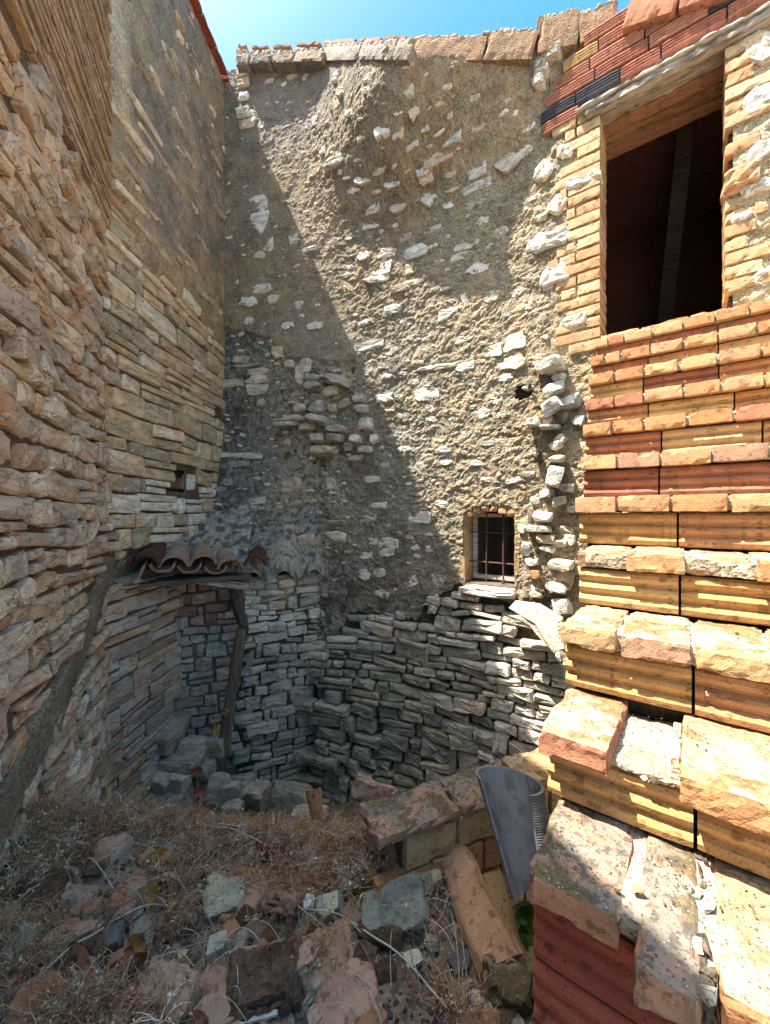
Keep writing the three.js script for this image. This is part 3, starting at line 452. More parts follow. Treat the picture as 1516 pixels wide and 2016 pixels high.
// [x, y, w, h, tilt] of stones that show, in pixels of two enlarged views (k, ox, oy)
const VIEW1 = [2.229, 440, 60], VIEW2 = [1.995, 400, 640];
const shown1 = [[158, 177, 26, 18], [305, 212, 42, 26], [372, 207, 44, 26], [270, 245, 30, 18], [205, 235, 40, 22], [607, 175, 30, 22], [500, 212, 30, 40], [630, 262, 36, 28], [805, 253, 60, 55], [822, 320, 48, 38, -25], [530, 272, 55, 45], [563, 353, 46, 30], [410, 400, 32, 34], [680, 405, 60, 50], [740, 395, 52, 45], [862, 385, 48, 30], [798, 435, 62, 30], [880, 460, 40, 24], [995, 450, 100, 36], [1115, 410, 78, 42], [925, 415, 70, 18], [980, 347, 36, 28], [1225, 358, 56, 26], [1278, 358, 36, 30], [1242, 298, 30, 24], [1270, 553, 150, 74, -28], [920, 525, 138, 52, -4], [515, 556, 132, 36], [662, 572, 66, 34], [875, 575, 74, 24], [865, 605, 76, 34], [730, 655, 76, 30], [605, 645, 70, 44], [880, 640, 70, 40], [995, 622, 56, 36], [1108, 615, 120, 60], [1113, 682, 135, 40], [1118, 755, 130, 40], [1000, 700, 60, 22], [570, 695, 50, 34], [645, 778, 66, 36], [765, 765, 90, 50], [900, 730, 60, 70, -40], [990, 768, 54, 28], [1135, 832, 72, 40], [1215, 878, 66, 40], [650, 852, 74, 30], [325, 925, 62, 38], [368, 973, 96, 20], [205, 940, 52, 56], [150, 770, 105, 70], [145, 852, 92, 75], [175, 990, 72, 36], [548, 900, 32, 44], [800, 910, 60, 36], [920, 868, 80, 32], [615, 985, 60, 42], [720, 975, 90, 44], [845, 965, 110, 66], [920, 945, 40, 20], [1065, 943, 115, 28], [1060, 988, 120, 30], [820, 1045, 70, 44], [685, 1045, 110, 64], [680, 1088, 120, 36], [545, 1060, 92, 52], [1130, 1035, 140, 60, -8], [1170, 1097, 74, 38], [805, 1120, 170, 34], [1060, 1165, 60, 60, -30], [1180, 1162, 70, 50], [1285, 1147, 84, 46], [1445, 1070, 100, 70], [1420, 920, 190, 46], [1380, 615, 56, 60], [1470, 770, 60, 60], [1400, 820, 60, 36], [175, 1138, 88, 44], [115, 1195, 76, 46], [220, 1185, 68, 34], [340, 1208, 44, 36], [290, 1300, 56, 34], [412, 1300, 72, 38], [350, 1250, 40, 30], [745, 1225, 80, 40], [1015, 1240, 148, 54], [645, 1387, 126, 36], [728, 1412, 40, 30], [880, 1350, 76, 46, -15], [1255, 1460, 125, 75], [1275, 1370, 90, 70], [1050, 1355, 80, 36], [955, 1478, 140, 24], [1065, 1475, 84, 38], [1190, 1405, 70, 50], [1440, 1120, 70, 40], [115, 1280, 40, 34], [225, 632, 46, 30], [108, 378, 60, 36], [130, 402, 50, 22], [160, 425, 40, 36], [198, 330, 24, 26]];
const shown2 = [[150, 135, 70, 30], [170, 160, 110, 12], [215, 185, 90, 24], [218, 215, 90, 34], [213, 252, 80, 36], [120, 230, 80, 26], [230, 305, 32, 32], [150, 512, 160, 24], [140, 545, 84, 28], [98, 617, 36, 28], [70, 645, 40, 18], [215, 690, 70, 24], [200, 720, 80, 24], [330, 462, 32, 32], [350, 553, 100, 20], [340, 630, 80, 50], [705, 285, 80, 36], [735, 335, 40, 16], [875, 275, 92, 40], [785, 400, 40, 30], [895, 335, 44, 32], [1150, 295, 70, 36], [1085, 350, 86, 34], [1175, 350, 56, 30], [1190, 205, 60, 30], [1140, 100, 60, 50], [1030, 165, 76, 34], [905, 165, 130, 20], [940, 490, 60, 30], [790, 490, 60, 24], [715, 550, 30, 16], [655, 605, 80, 26], [500, 620, 40, 40], [680, 705, 80, 26], [645, 750, 64, 44], [825, 755, 150, 40], [725, 858, 90, 42], [720, 893, 70, 30], [835, 870, 40, 36], [890, 880, 36, 26], [635, 898, 50, 30], [665, 848, 30, 30], [635, 980, 44, 44], [692, 972, 50, 34], [815, 995, 66, 56], [912, 1008, 64, 52], [705, 1055, 60, 36], [895, 1080, 80, 60], [720, 1155, 70, 50], [1220, 612, 60, 20, -10], [900, 820, 60, 14]];
const holeAt = BW.hit(1030, 772), hole = (s, y) => Math.pow((s - holeAt.s) / 0.05, 2) + Math.pow((y - holeAt.y) / 0.04, 2) < 1 + 0.5 * ns(s * 60, y * 60);
const placed = [];
{
  seed(303);
  const root = thing('rendered_wall', 'tall curved wall of crumbling brown render with pale stones showing through', 'rendered wall', V(0, Yc(-2.4), -2.9));
  for (let i = 0; i < 14; i++) { // the solid wall behind the render, open at the little window
    const a = lerp(-0.02, S.join + 0.03, i / 14), b = lerp(-0.02, S.join + 0.03, (i + 1) / 14), top = Math.min(topBW(a), topBW(b)) - 0.03;
    for (const [p, q, y0, y1] of [[a, Math.min(b, S.w0 - 0.012), Yc(-2.4), top], [Math.max(a, S.w1 + 0.012), b, Yc(-2.4), top], [Math.max(a, S.w0 - 0.012), Math.min(b, S.w1 + 0.012), Yc(-2.4), WIN.y0 - 0.01], [Math.max(a, S.w0 - 0.012), Math.min(b, S.w1 + 0.012), WIN.y1 + 0.02, top]]) if (q - p > 0.004) part(root, 'core', BW.body(p, q, y0, y1, -0.07, 0.30, 2), mortarM, V(0, 0, 0));
  }
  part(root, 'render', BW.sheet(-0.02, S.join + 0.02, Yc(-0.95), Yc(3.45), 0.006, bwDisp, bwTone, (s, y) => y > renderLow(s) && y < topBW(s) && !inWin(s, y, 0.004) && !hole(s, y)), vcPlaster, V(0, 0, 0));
  const list = [], clear = (s, y, w, h) => placed.every((q) => Math.abs(q.s - s) > (q.w + w) / 2 + 0.012 || Math.abs(q.y - y) > (q.h + h) / 2 + 0.012);
  for (const [src, [k, ox, oy]] of [[shown1, VIEW1], [shown2, VIEW2]]) for (const [x, y, w, h, tilt = 0] of src) {
    const px = ox + x / k, py = oy + y / k, c = BW.hit(px, py), a = BW.hit(px - w / k / 2, py), b = BW.hit(px + w / k / 2, py); if (!a || !b || !c || c.s > S.dl - 0.1) continue;
    const W = (b.s - a.s) * 0.98, H = h / k * c.D / F; placed.push({ s: c.s, y: c.y, w: W, h: H });
    list.push({ s: c.s, y: c.y, w: W, h: H, out: rnd() < 0.35 ? rectOutline(W * 1.02, H * 1.02, { j: 0.24, c: rr(0.08, 0.28) }) : flake(W * 1.1, H * 1.12), roll: -tilt * Math.PI / 180 + rr(-0.06, 0.06), o: bwDisp(c.s, c.y) + 0.002 + (c.s < sOf(640) && c.y < Yc(1.3) ? 0.014 : 0) });
  }
  for (let i = 0; i < 2600 && list.length < 600; i++) {
    const s = rr(0.02, S.join), y = rr(Yc(-0.6), Yc(3.2)), r = rough(s, y); if (rnd() > (s < sOf(690) && y < layer(s) ? 0.95 : 0.3 + 0.7 * r) || y < renderLow(s) + 0.03 || inWin(s, y, 0.08) || y > Yc(curve([[0, 3.3], [1.2, 2.9], [2.2, 2.3]], s))) continue;
    const W = rr(0.018, 0.085) * (r > 0.5 ? 1.2 : 0.8), H = W * rr(0.3, 0.65); if (!clear(s, y, W, H)) continue; placed.push({ s, y, w: W, h: H });
    list.push({ s, y, w: W, h: H, out: flake(W, H), roll: rr(-0.22, 0.22), o: bwDisp(s, y) + (s < sOf(690) && y < layer(s) ? 0.012 : 0) });
  }
  layStones(root, BW, list, PAL.pale, { prot: [-0.003, 0.005], back: 0.05, bevel: [0.002, 0.006], amp: 0.004, tilt: 0.12, max: 300, choose: (q) => q.s < sOf(700) && q.y < Yc(1.2) ? pick(PAL.grey) : pick(PAL.pale) });
  // quoin stones where it meets the left wall, under the eaves
  for (const [x, y, w, h] of [[482, 148, 24, 20], [483, 170, 22, 18], [484, 196, 20, 16], [482, 228, 26, 20], [490, 250, 30, 14]]) { const c = BW.hit(x, y); part(root, 'stone', faceStone(rectOutline(w * c.D / F * 1.1, h * c.D / F), 0.06, { prot: 0.04 }), pick(PAL.pale), BW.pos(c.s, c.y), BW.quat(c.s)); }
}

// ---------------------------------------------------------------- lower masonry below the render (part of the same curve, stripped bare)
{
  seed(404);
  const root = thing('stone_wall', 'bare curved base of grey and mossy stones below the render and the barred window', 'stone wall', V(0.3, Yc(-2.4), -2.7));
  const OFF = 0.03, fillet = (s, y) => 0.12 * (1 - smooth(sOf(660), sOf(830), s)) * smooth(Yc(-0.75), Yc(-1.6), y); const a = sOf(655), b = sOf(1150);
  part(root, 'mortar', BW.sheet(a, b, Yc(-2.4), Yc(-0.40), 0.011, (s, y) => -0.012 + fillet(s, y) + 0.026 * fbm(s * 11, y * 13, 2, 3), null, (s, y) => y < renderLow(s) + 0.03), mortarDarkM, V(0, 0, 0));
  const list = courses({ s0: a, s1: b, y0: Yc(-2.3), y1: Yc(-0.4), h: (y) => y < Yc(-1.25) ? rr(0.055, 0.11) : rr(0.035, 0.075), w: [0.08, 0.27], gap: 0.009, wave: 0.024, split: 0.35, sd: 14, jit: 0.17, keep: (s, y) => y < renderLow(s) - 0.01 });
  list.forEach((q) => { q.o = OFF + fillet(q.s, q.y); });
  layStones(root, BW, list, PAL.grey, { prot: [-0.012, 0.028], bevel: [0.006, 0.014], amp: 0.009, tilt: 0.16, choose: (q) => q.s > sOf(960) && q.y < Yc(-0.5) ? pick(PAL.grey.concat(PAL.pale)) : (q.y < Yc(-0.95) && rnd() < 0.65 ? pick(PAL.green) : pick(PAL.grey)) });
}

// ---------------------------------------------------------------- stub wall beside the lean-to, capped with a scalloped bed of mortar
const SW = new Wall([[-0.985, 2.705], [-0.30, 3.045]]);
SW.off = (s, y) => 0.02 * fbm(s * 3, y * 3, 9.1, 3);
const scallop = (u) => -0.43 - 0.035 * Math.cos(u * Math.PI * 2 * 3.6 + 0.6) - 0.02 * u;
{
  seed(505);
  const root = thing('stone_wall', 'short grey stone wall beside the timber post, topped by a scalloped bed of mortar', 'stone wall', V(-0.65, Yc(-2.4), -2.85));
  part(root, 'core', SW.body(0, SW.length, Yc(-2.4), Yc(-0.52), -0.03, 0.22), mortarDarkM, V(0, 0, 0));
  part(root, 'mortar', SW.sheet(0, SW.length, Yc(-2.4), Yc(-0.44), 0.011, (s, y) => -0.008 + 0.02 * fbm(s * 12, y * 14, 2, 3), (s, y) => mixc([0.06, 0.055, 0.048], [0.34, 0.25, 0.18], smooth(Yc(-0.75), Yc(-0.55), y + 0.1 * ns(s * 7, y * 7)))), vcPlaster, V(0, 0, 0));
  const list = courses({ s0: 0, s1: SW.length, y0: Yc(-2.2), y1: Yc(-0.48), h: (y) => y < Yc(-1.2) ? rr(0.06, 0.11) : rr(0.035, 0.07), w: [0.07, 0.24], gap: 0.008, wave: 0.022, split: 0.35, sd: 21, jit: 0.16, keep: (s) => s > 0.03 && s < SW.length - 0.01 });
  layStones(root, SW, list, PAL.grey, { prot: [-0.004, 0.028], bevel: [0.006, 0.013], amp: 0.008, tilt: 0.15, choose: (q) => q.y > Yc(-0.8) ? pick(PAL.grey.slice(1).concat(PAL.pale)) : pick(PAL.grey) });
  for (let i = 0, y = Yc(-2.0); y < Yc(-0.85); i++) { const h = rr(0.05, 0.10), w = rr(0.12, 0.22), p = SW.pos(SW.length - 0.03 - (i % 2) * 0.03, y + h / 2, 0.012), q = SW.quat(0.3).slerp(BW.quat(sOf(690)), 0.3 + 0.4 * (i % 2)); part(root, 'stone', faceStone(rectOutline(w, h * 0.92, { j: 0.18, c: 0.12 }), 0.08, { prot: rr(0.012, 0.03), bevel: 0.010, amp: 0.008, tilt: [rr(-0.2, 0.2), 0] }), pick(PAL.grey.concat(PAL.green)), p, q); y += h; }
  // the bed of mortar: from the scalloped front edge back up to the rendered wall
  const n = 130, m = 70, P = [], U = [], C = [], I = [];
  for (let j = 0; j <= m; j++) for (let i = 0; i <= n; i++) {
    const u = i / n, v = j / m, s = u * SW.length, f = SW.pos(s, Yc(scallop(u)), 0.05), b = at(lerp(470, 690, u), lerp(1040, 985, u) + 20 * ns(u * 6, 2), 2.98 - 0.03 * u), lip = smooth(0, 0.16, v);
    const q = f.clone().lerp(b, v); q.y += 0.05 * lip * (1 - v) + (0.03 * fbm(u * 9, v * 6, 4, 4) + 0.024 * fbm(u * 34, v * 24, 1, 3)) * lip; q.z += 0.02 * Math.sin(u * Math.PI * 2 * 3.6 + 0.6) * (1 - v) * lip;
    P.push(q.x - root.position.x, q.y - root.position.y, q.z - root.position.z); U.push(s, v * 0.4);
    C.push(...mul(mixc([0.36, 0.345, 0.315], [0.075, 0.076, 0.07], 0.85 * smooth(-0.05, 0.30, 1.2 * fbm(u * 18, v * 12, 6, 5) + 0.4 * fbm(u * 5, v * 4, 3, 3))), 1 + 0.5 * fbm(u * 40, v * 30, 2, 2)));
  }
  for (let j = 0; j < m; j++) for (let i = 0; i < n; i++) { const a = j * (n + 1) + i; I.push(a, a + 1, a + n + 2, a, a + n + 2, a + n + 1); }
  const g = new THREE.BufferGeometry(); g.setAttribute('position', new THREE.Float32BufferAttribute(P, 3)); g.setAttribute('uv', new THREE.Float32BufferAttribute(U, 2)); g.setAttribute('color', new THREE.Float32BufferAttribute(C, 3)); g.setIndex(I); g.computeVertexNormals();
  part(root, 'mortar_bed', g, vcPlaster, root.position.clone());
}
// back of the lean-to recess
{
  seed(606);
  const NW = new Wall([[-1.34, 2.56], [-0.95, 2.735]]);
  const root = thing('stone_wall', 'rosy stone wall at the back of the dark recess under the clay tile lean-to', 'stone wall', V(-1.15, Yc(-2.4), -2.7));
  part(root, 'core', NW.body(0, NW.length, Yc(-2.4), Yc(-0.34), -0.03, 0.12), mortarDarkM, V(0, 0, 0));
  part(root, 'mortar', NW.sheet(0, NW.length, Yc(-2.3), Yc(-0.33), 0.012, (s, y) => -0.004 + 0.016 * fbm(s * 12, y * 14, 2, 3), (s, y) => mixc([0.18, 0.15, 0.135], [0.10, 0.07, 0.055], smooth(Yc(-0.9), Yc(-0.6), y))), vcPlaster, V(0, 0, 0));  // mortar darkened towards the top: shade of the tiles put into the colour
  const list = courses({ s0: 0, s1: NW.length, y0: Yc(-2.2), y1: Yc(-0.36), h: [0.05, 0.09], w: [0.08, 0.17], gap: 0.012, wave: 0.014, sd: 33, jit: 0.14 });
  layStones(root, NW, list, PAL.rosy, { prot: [0, 0.02], bevel: [0.006, 0.012], amp: 0.007, choose: (q) => q.y > Yc(-0.8) ? pick([BRICK.old[1], PAL.rosy[1], PAL.rosy[3], PAL.rosy[0]]) : pick(PAL.rosy.concat(PAL.grey.slice(0, 2))) });
}
// ---------------------------------------------------------------- right-hand wall with the brick-framed opening
const TX = 0.797, TD = -0.604;                                  // its direction in plan
const INW = V(0.604, 0, -0.797), ALONG = V(TX, 0, -TD), OUTW = INW.clone().negate();
const QR = new THREE.Quaternion().setFromRotationMatrix(new THREE.Matrix4().makeBasis(ALONG, V(0, 1, 0), OUTW));
const SE = BW.length;
const bs = (s, y, o) => { const f = BW.off; BW.off = () => 0; const p = BW.pos(s, y, o); BW.off = f; return p; };   // on the true plane
{
  seed(707);
  const root = thing('brick_wall', 'sunlit wall with a tall dark opening framed in pale bricks under a wooden lintel', 'brick wall', V(1.3, Yc(-2.4), -1.9));
  const dl = S.dl, dr = S.dr, { y0, y1 } = DOOR, j0 = S.join - 0.03, T = 0.20, wb = (name, s0, s1, ya, yb, f, b, m) => part(root, name, boxUV(new THREE.BoxGeometry(s1 - s0, yb - ya, f - b).toNonIndexed()), m, bs((s0 + s1) / 2, (ya + yb) / 2, (f + b) / 2), QR);
  // solid wall round the opening
  wb('core', Math.max(j0, sOf(1075)), dl - 0.02, Yc(-2.4), Yc(2.46), -0.03, -T, mortarM); wb('core', dr + 0.02, SE, Yc(-2.4), Yc(2.46), -0.03, -T, mortarM);
  wb('core', dl - 0.02, dr + 0.02, Yc(-2.4), y0 - 0.06, -0.03, -T, mortarM); wb('core', dl - 0.02, dr + 0.02, y1 + 0.06, Yc(2.46), -0.03, -T, mortarM);
  const rightTone = (s, y) => { let c = mixc([0.42, 0.345, 0.235], [0.50, 0.40, 0.26], smooth(-0.2, 0.3, fbm(s * 5, y * 5, 3, 4))); c = mixc(c, [0.24, 0.20, 0.17], smooth(Yc(2.0), Yc(2.2), y + 0.1 * ns(s * 9, y * 9))); return mul(c, 1 + 0.4 * fbm(s * 14, y * 14, 1, 3)); };  // ochre lightened as if sunlit, darker above the lintel
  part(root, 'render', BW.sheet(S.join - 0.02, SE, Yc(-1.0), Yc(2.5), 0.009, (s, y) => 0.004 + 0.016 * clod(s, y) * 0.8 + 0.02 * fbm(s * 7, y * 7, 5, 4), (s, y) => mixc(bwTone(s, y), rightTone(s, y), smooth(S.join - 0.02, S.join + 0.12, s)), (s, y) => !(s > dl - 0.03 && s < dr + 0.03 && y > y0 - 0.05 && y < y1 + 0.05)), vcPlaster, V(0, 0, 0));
  // jambs
  const P = 0.0605;
  for (let y = Yc(0.845), r = 0; y < y1 + 0.02; y += P, r++) {
    const h = 0.049; let u = 0.0, reach = [0.19, 0.235, 0.21, 0.14, 0.22, 0.17, 0.25][r % 7] + rr(-0.02, 0.03);
    while (u < reach - 0.04) { const w = Math.min(reach - u, u ? rr(0.08, 0.13) : pick([0.115, 0.12, 0.23, 0.16])); part(root, 'brick', roughBox(w - 0.008, h, u ? 0.09 : 0.21, { r: 0.003, amp: 0.0018, chip: 0.006, n: [8, 3, 5] }), pick(BRICK.cream), bs(dl - u - w / 2, y + h / 2, (u ? -0.025 : -0.085) + rr(-0.004, 0.007)), QR); u += w; }
    u = 0; reach = [0.11, 0.13, 0.20, 0.12, 0.18, 0.10][r % 6] + rr(-0.02, 0.02);
    if (r === 10 || r === 11 || rnd() < 0.05) continue;
    while (u < reach - 0.04) { const w = Math.min(reach - u, u ? 0.1 : rr(0.1, 0.2)); part(root, 'brick', roughBox(w - 0.008, h, u ? 0.09 : 0.21, { r: 0.003, amp: 0.0025, chip: 0.010, n: [8, 3, 5] }), pick(y > Yc(1.2) ? BRICK.cream : BRICK.cream.concat(BRICK.orange[3])), bs(dr + u + w / 2, y + h / 2, (u ? -0.03 : -0.09) + rr(-0.006, 0.006)), QR); u += w; }
  }
  // a big broken brick sticking out of the right jamb, and stones beyond it
  part(root, 'brick', roughBox(0.12, 0.085, 0.22, { r: 0.012, amp: 0.008, chip: 0.03, n: [6, 5, 7] }), BRICK.cream[1], bs(dr + 0.06, Yc(1.45), -0.06), QR);
  for (const [x, y, w, h] of [[1490, 372, 50, 26], [1495, 200, 40, 60], [1500, 100, 50, 60], [1495, 300, 40, 40], [1500, 700, 50, 60], [1490, 660, 40, 40], [1505, 545, 40, 40], [1460, 430, 30, 16], [1115, 300, 30, 36], [1095, 405, 40, 40], [1075, 335, 34, 44], [1150, 355, 60, 22], [1090, 470, 74, 34], [1090, 545, 50, 36], [1130, 632, 50, 22]]) { const c = BW.hit(x, y); if (!c) continue; const k = c.D / F; part(root, 'stone', faceStone(rectOutline(w * k * 1.05, h * k, { j: 0.22, c: 0.35 }), 0.06, { prot: 0.022, amp: 0.007 }), pick(PAL.pale), BW.pos(c.s, c.y), BW.quat(c.s, rr(-0.1, 0.1))); }
  for (let i = 0; i < 60; i++) { const s = rr(S.join + 0.02, SE - 0.2), y = rr(Yc(-0.6), Yc(2.05)), w = rr(0.02, 0.08); if (s > dl - 0.28 && s < dr + 0.16 && y > Yc(0.6)) continue; part(root, 'stone', faceStone(rectOutline(w, w * rr(0.4, 0.8), { j: 0.25, c: 0.4 }), 0.05, { prot: 0.02, bevel: 0.006 }), pick(PAL.pale), BW.pos(s, y), BW.quat(s, rr(-0.3, 0.3))); }
  // threshold of the opening
  for (let u = dl - 0.005, i = 0; u < dr; i++) { const w = Math.min(rr(0.16, 0.25), dr + 0.01 - u); if (w > 0.03) part(root, 'sill_brick', roughBox(w - 0.006, 0.034, 0.24, { r: 0.005, amp: 0.003, chip: 0.01 }), pick(BRICK.orange.concat(BRICK.cream)), bs(u + w / 2, y0 - 0.018, -0.10), QR); u += w; }
  // lintel: a weathered beam outside, planks behind it
  const L0 = sOf(1150, 215), LM = (L0 + SE) / 2;
  part(root, 'lintel', roughBox(SE - L0, 0.040, 0.13, { r: 0.010, amp: 0.006, chip: 0.012, n: [60, 3, 5] }), woodGreyM, bs(LM, y1 + 0.022, -0.02), QR);
  part(root, 'lintel_edge', roughBox(SE - L0 + 0.03, 0.014, 0.09, { r: 0.005, amp: 0.006, chip: 0.01, n: [60, 2, 3] }), woodWhiteM, bs(LM - 0.02, y1 + 0.050, 0.010), QR);
  for (let i = 0; i < 3; i++) part(root, 'soffit_plank', roughBox(dr - dl + 0.24, 0.03, 0.075, { r: 0.004, amp: 0.003, chip: 0.004, n: [20, 1, 2] }), i === 1 ? woodBrownM : BRICK.old[0], bs((dl + dr) / 2, y1 + 0.012 - 0.004 * i, -0.125 - 0.079 * i), QR);
  // hollow bricks above the lintel
  const startPx = [1066, 1060, 1072, 1088, 1110, 1150];
  for (let r = 0, y = Yc(2.09); y < Yc(2.50); r++, y += 0.07) {
    let s = Math.max(sOf(startPx[r] ?? 1150, 150), 0); const end = SE - 0.02; let k = 0;
    while (s < end) { const w = rr(0.16, 0.25), dark = (r === 1 && k < 2) || (r === 2 && k === 3), yel = r === 4 && k === 0; if (!(r === 0 && k > 0)) part(root, 'hollow_brick', ribbed(w - 0.008, 0.058, 0.05, 3, 0.004, 0.002), dark ? BRICK.blue[0] : yel ? BRICK.yellow[1] : pick(BRICK.pink), bs(s + w / 2, y + 0.03, 0.028 + rr(-0.003, 0.004)), QR); s += w; k++; }
  }
  for (const [x, y, w, h] of [[1080, 122, 46, 22], [1068, 150, 24, 14], [1062, 168, 20, 20], [1066, 140, 20, 12]]) { const c = BW.hit(x, y), k = c.D / F; part(root, 'stone', faceStone(rectOutline(w * k * 1.1, h * k), 0.06, { prot: 0.05 }), pick(PAL.grey), BW.pos(c.s, c.y), BW.quat(c.s)); }
  // the dark loft behind
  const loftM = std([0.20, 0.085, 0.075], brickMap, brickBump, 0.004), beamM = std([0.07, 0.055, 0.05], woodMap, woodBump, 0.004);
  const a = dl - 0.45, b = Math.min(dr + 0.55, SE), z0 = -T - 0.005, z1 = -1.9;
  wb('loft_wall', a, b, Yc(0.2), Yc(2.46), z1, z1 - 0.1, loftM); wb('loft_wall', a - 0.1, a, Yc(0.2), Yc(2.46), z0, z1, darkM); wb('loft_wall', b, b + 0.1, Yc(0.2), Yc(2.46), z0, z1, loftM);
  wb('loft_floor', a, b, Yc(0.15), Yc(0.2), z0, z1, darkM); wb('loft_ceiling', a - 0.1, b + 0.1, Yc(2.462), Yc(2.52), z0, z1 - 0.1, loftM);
  for (const [u, lean] of [[0.24, 0.5], [0.62, 0.45]]) { const q = QR.clone().multiply(new THREE.Quaternion().setFromEuler(new THREE.Euler(lean, 0, -0.12))); part(root, 'rafter', roughBox(0.09, 1.9, 0.1, { n: [2, 8, 2] }), beamM, bs(dl + u, Yc(1.5), -1.05), q); }
}

// ---------------------------------------------------------------- roof edges
function fascia(root, name, A, B, h, d, m, o = {}) { // A, B: the two ends of the lower front edge
  const dir = B.clone().sub(A), w = dir.length(), T = dir.normalize(), N = V(0, 0, 1).cross(T).cross(T).negate(); const flat = V(-T.z, 0, T.x).normalize(); if (flat.z < 0) flat.negate(); const N2 = flat, U = N2.clone().cross(T).normalize();
  const q = new THREE.Quaternion().setFromRotationMatrix(new THREE.Matrix4().makeBasis(T, U, N2));
  return part(root, name, roughBox(w - 0.006, h, d, { r: 0.008, amp: 0.003, chip: 0.010, n: [14, 4, 6], ...o }), m, A.clone().add(B).multiplyScalar(0.5).addScaledVector(U, h / 2).addScaledVector(N2, -d / 2), q);
}
const slabD = (px) => { const r = (px - CX) / F; return (2.4 + 0.2865 * 0.1) / (1 + 0.2865 * r); };     // the line of the deep slabs in plan
{
  seed(808);
  const root = thing('roof_edge', 'roof edge of brown slabs and thin bedded tiles along the curved wall', 'roof edge', V(0, Yc(2.5), -2.6));
  const thin = [[462, 489, 128, 104], [489, 531, 125, 107], [531, 575, 123, 106], [575, 632, 121, 102], [632, 701, 119, 98], [701, 752, 118, 94], [752, 803, 118, 90]];
  const stoneM = [std([0.30, 0.26, 0.23], plasterMap, plasterBump, 0.005), std([0.34, 0.29, 0.25], plasterMap, plasterBump, 0.005)], slabM = std([0.34, 0.21, 0.13], plasterMap, plasterBump, 0.005), bedM = std([0.46, 0.40, 0.34], plasterMap, crustBump, 0.012);
  for (const [a, b, yb, yt] of thin) {
    const ov = a > 620 ? 0.045 : 0.10, da = BW.hit(Math.max(a, 470), 120).D - ov, db = BW.hit(b, 120).D - ov, h = (yb - yt) * da / F;
    fascia(root, 'edge_tile', at(a, yb, da), at(b, yb - 1, db), h, 0.22, pick(stoneM));
    for (let k = 0; k < 2; k++) { const p = lerp(a, b, k / 2), q = lerp(a, b, (k + 1) / 2), dp = lerp(da, db, k / 2) + 0.035, dq = lerp(da, db, (k + 1) / 2) + 0.035; fascia(root, 'mortar_bed', at(p, yt + 4, dp), at(q, yt + 3, dq), rr(0.045, 0.055), 0.22, bedM, { amp: 0.004, chip: 0.010, r: 0.012, n: [18, 5, 8] }); }
    fascia(root, 'roof_tile', at(a + 4, yt - 13, da + 0.08), at(b - 4, yt - 14 + rr(-2, 2), db + 0.08), 0.022, 0.2, BRICK.old[1], { n: [8, 1, 2] });
  }
  coveLine.on = true;
  const thick = [[805, 948, 120, 75, 118, 64], [948, 1047, 118, 64, 116, 50], [1056, 1140, 104, 38, 84, 26], [1140, 1221, 84, 28, 57, 8], [1221, 1330, 57, 5, 20, -40], [1330, 1460, 20, -40, -30, -90]];
  for (const [a, b, yb, yt, yb2] of thick) {
    const deep = a < 1200, da = deep ? slabD(a) : BW.hit(a, 50).D - 0.06, db = b < 1222 ? slabD(b) : BW.hit(b, 20).D - 0.06, h = (yb - yt) * da / F;
    fascia(root, 'edge_slab', at(a, yb, da), at(b, yb2, db), h, deep ? 0.5 : 0.3, a > 1200 ? BRICK.red[1] : slabM, { n: [14, 4, 6] });
    if (deep) for (let k = 0; k < 3; k++) { const p = lerp(a, b, k / 3), q = lerp(a, b, (k + 1) / 3), dp = lerp(da, db, k / 3) + 0.02, dq = lerp(da, db, (k + 1) / 3) + 0.02, t0 = lerp(yt, yt + yb2 - yb, k / 3), t1 = lerp(yt, yt + yb2 - yb, (k + 1) / 3); fascia(root, 'mortar_bed', at(p, t0 + 2, dp), at(q, t1 + 1, dq), rr(0.022, 0.03), 0.4, bedM, { amp: 0.006, chip: 0.01, r: 0.008, n: [18, 3, 8] }); }
  }
}
{
  seed(909);
  const root = thing('roof_edge', 'dark red tiled roof edge running back along the top of the left render', 'roof edge', V(-1.25, Yc(3.3), -2.6));
  for (let D = 1.75; D < 3.28; D += 0.2) { const s = TWs(D + 0.1), q = TW.quat(s); part(root, 'edge_tile', roughBox(0.195, 0.028, 0.2, { r: 0.006, amp: 0.004, chip: 0.012, n: [5, 1, 4] }), pick(BRICK.deep), TW.pos(s, Yc(3.375) + rr(-0.006, 0.006), -0.045 + rr(-0.008, 0.008)), q); part(root, 'roof_tile', roughBox(0.17, 0.02, 0.16, { r: 0.008, n: [3, 1, 3] }), pick(BRICK.old), TW.pos(s, Yc(3.402), -0.05 + rr(-0.02, 0.02)), q); }
}
// ---------------------------------------------------------------- the stepped brickwork that spills down from the opening
const PIT = 0.14, HB = 0.044;
const ROWS = [null, [1.955, 1168], [1.82, 1160], [1.67, 1156], [1.55, 1150], [1.39, 1145], [1.25, 1140], [1.085, 1130], [0.93, 1128], [0.765, 1098], [0.63, 1060], [0.50, 1030]];
const step = (i) => { const [D, xl] = ROWS[i], r = (xl - CX) / F, Dl = 1.951 * D / (r + 1.32); return { D, Dl, L: V(r * Dl, 0, -Dl), y: Yc((7 - i) * PIT) }; };
const reachEnd = (st) => { const r = 2.3; const Dr = 1.951 * st.D / (r + 1.32); return Math.hypot(r * Dr - st.L.x, Dr - st.Dl); };
const limeM = std([0.40, 0.33, 0.25], plasterMap, plasterBump, 0.006);
const stepsRoot = thing('stepped_brickwork', 'stepped slope of projecting orange bricks over grooved hollow bricks, coming down from the opening', 'brickwork', V(0.9, Yc(-1.4), -1.2));
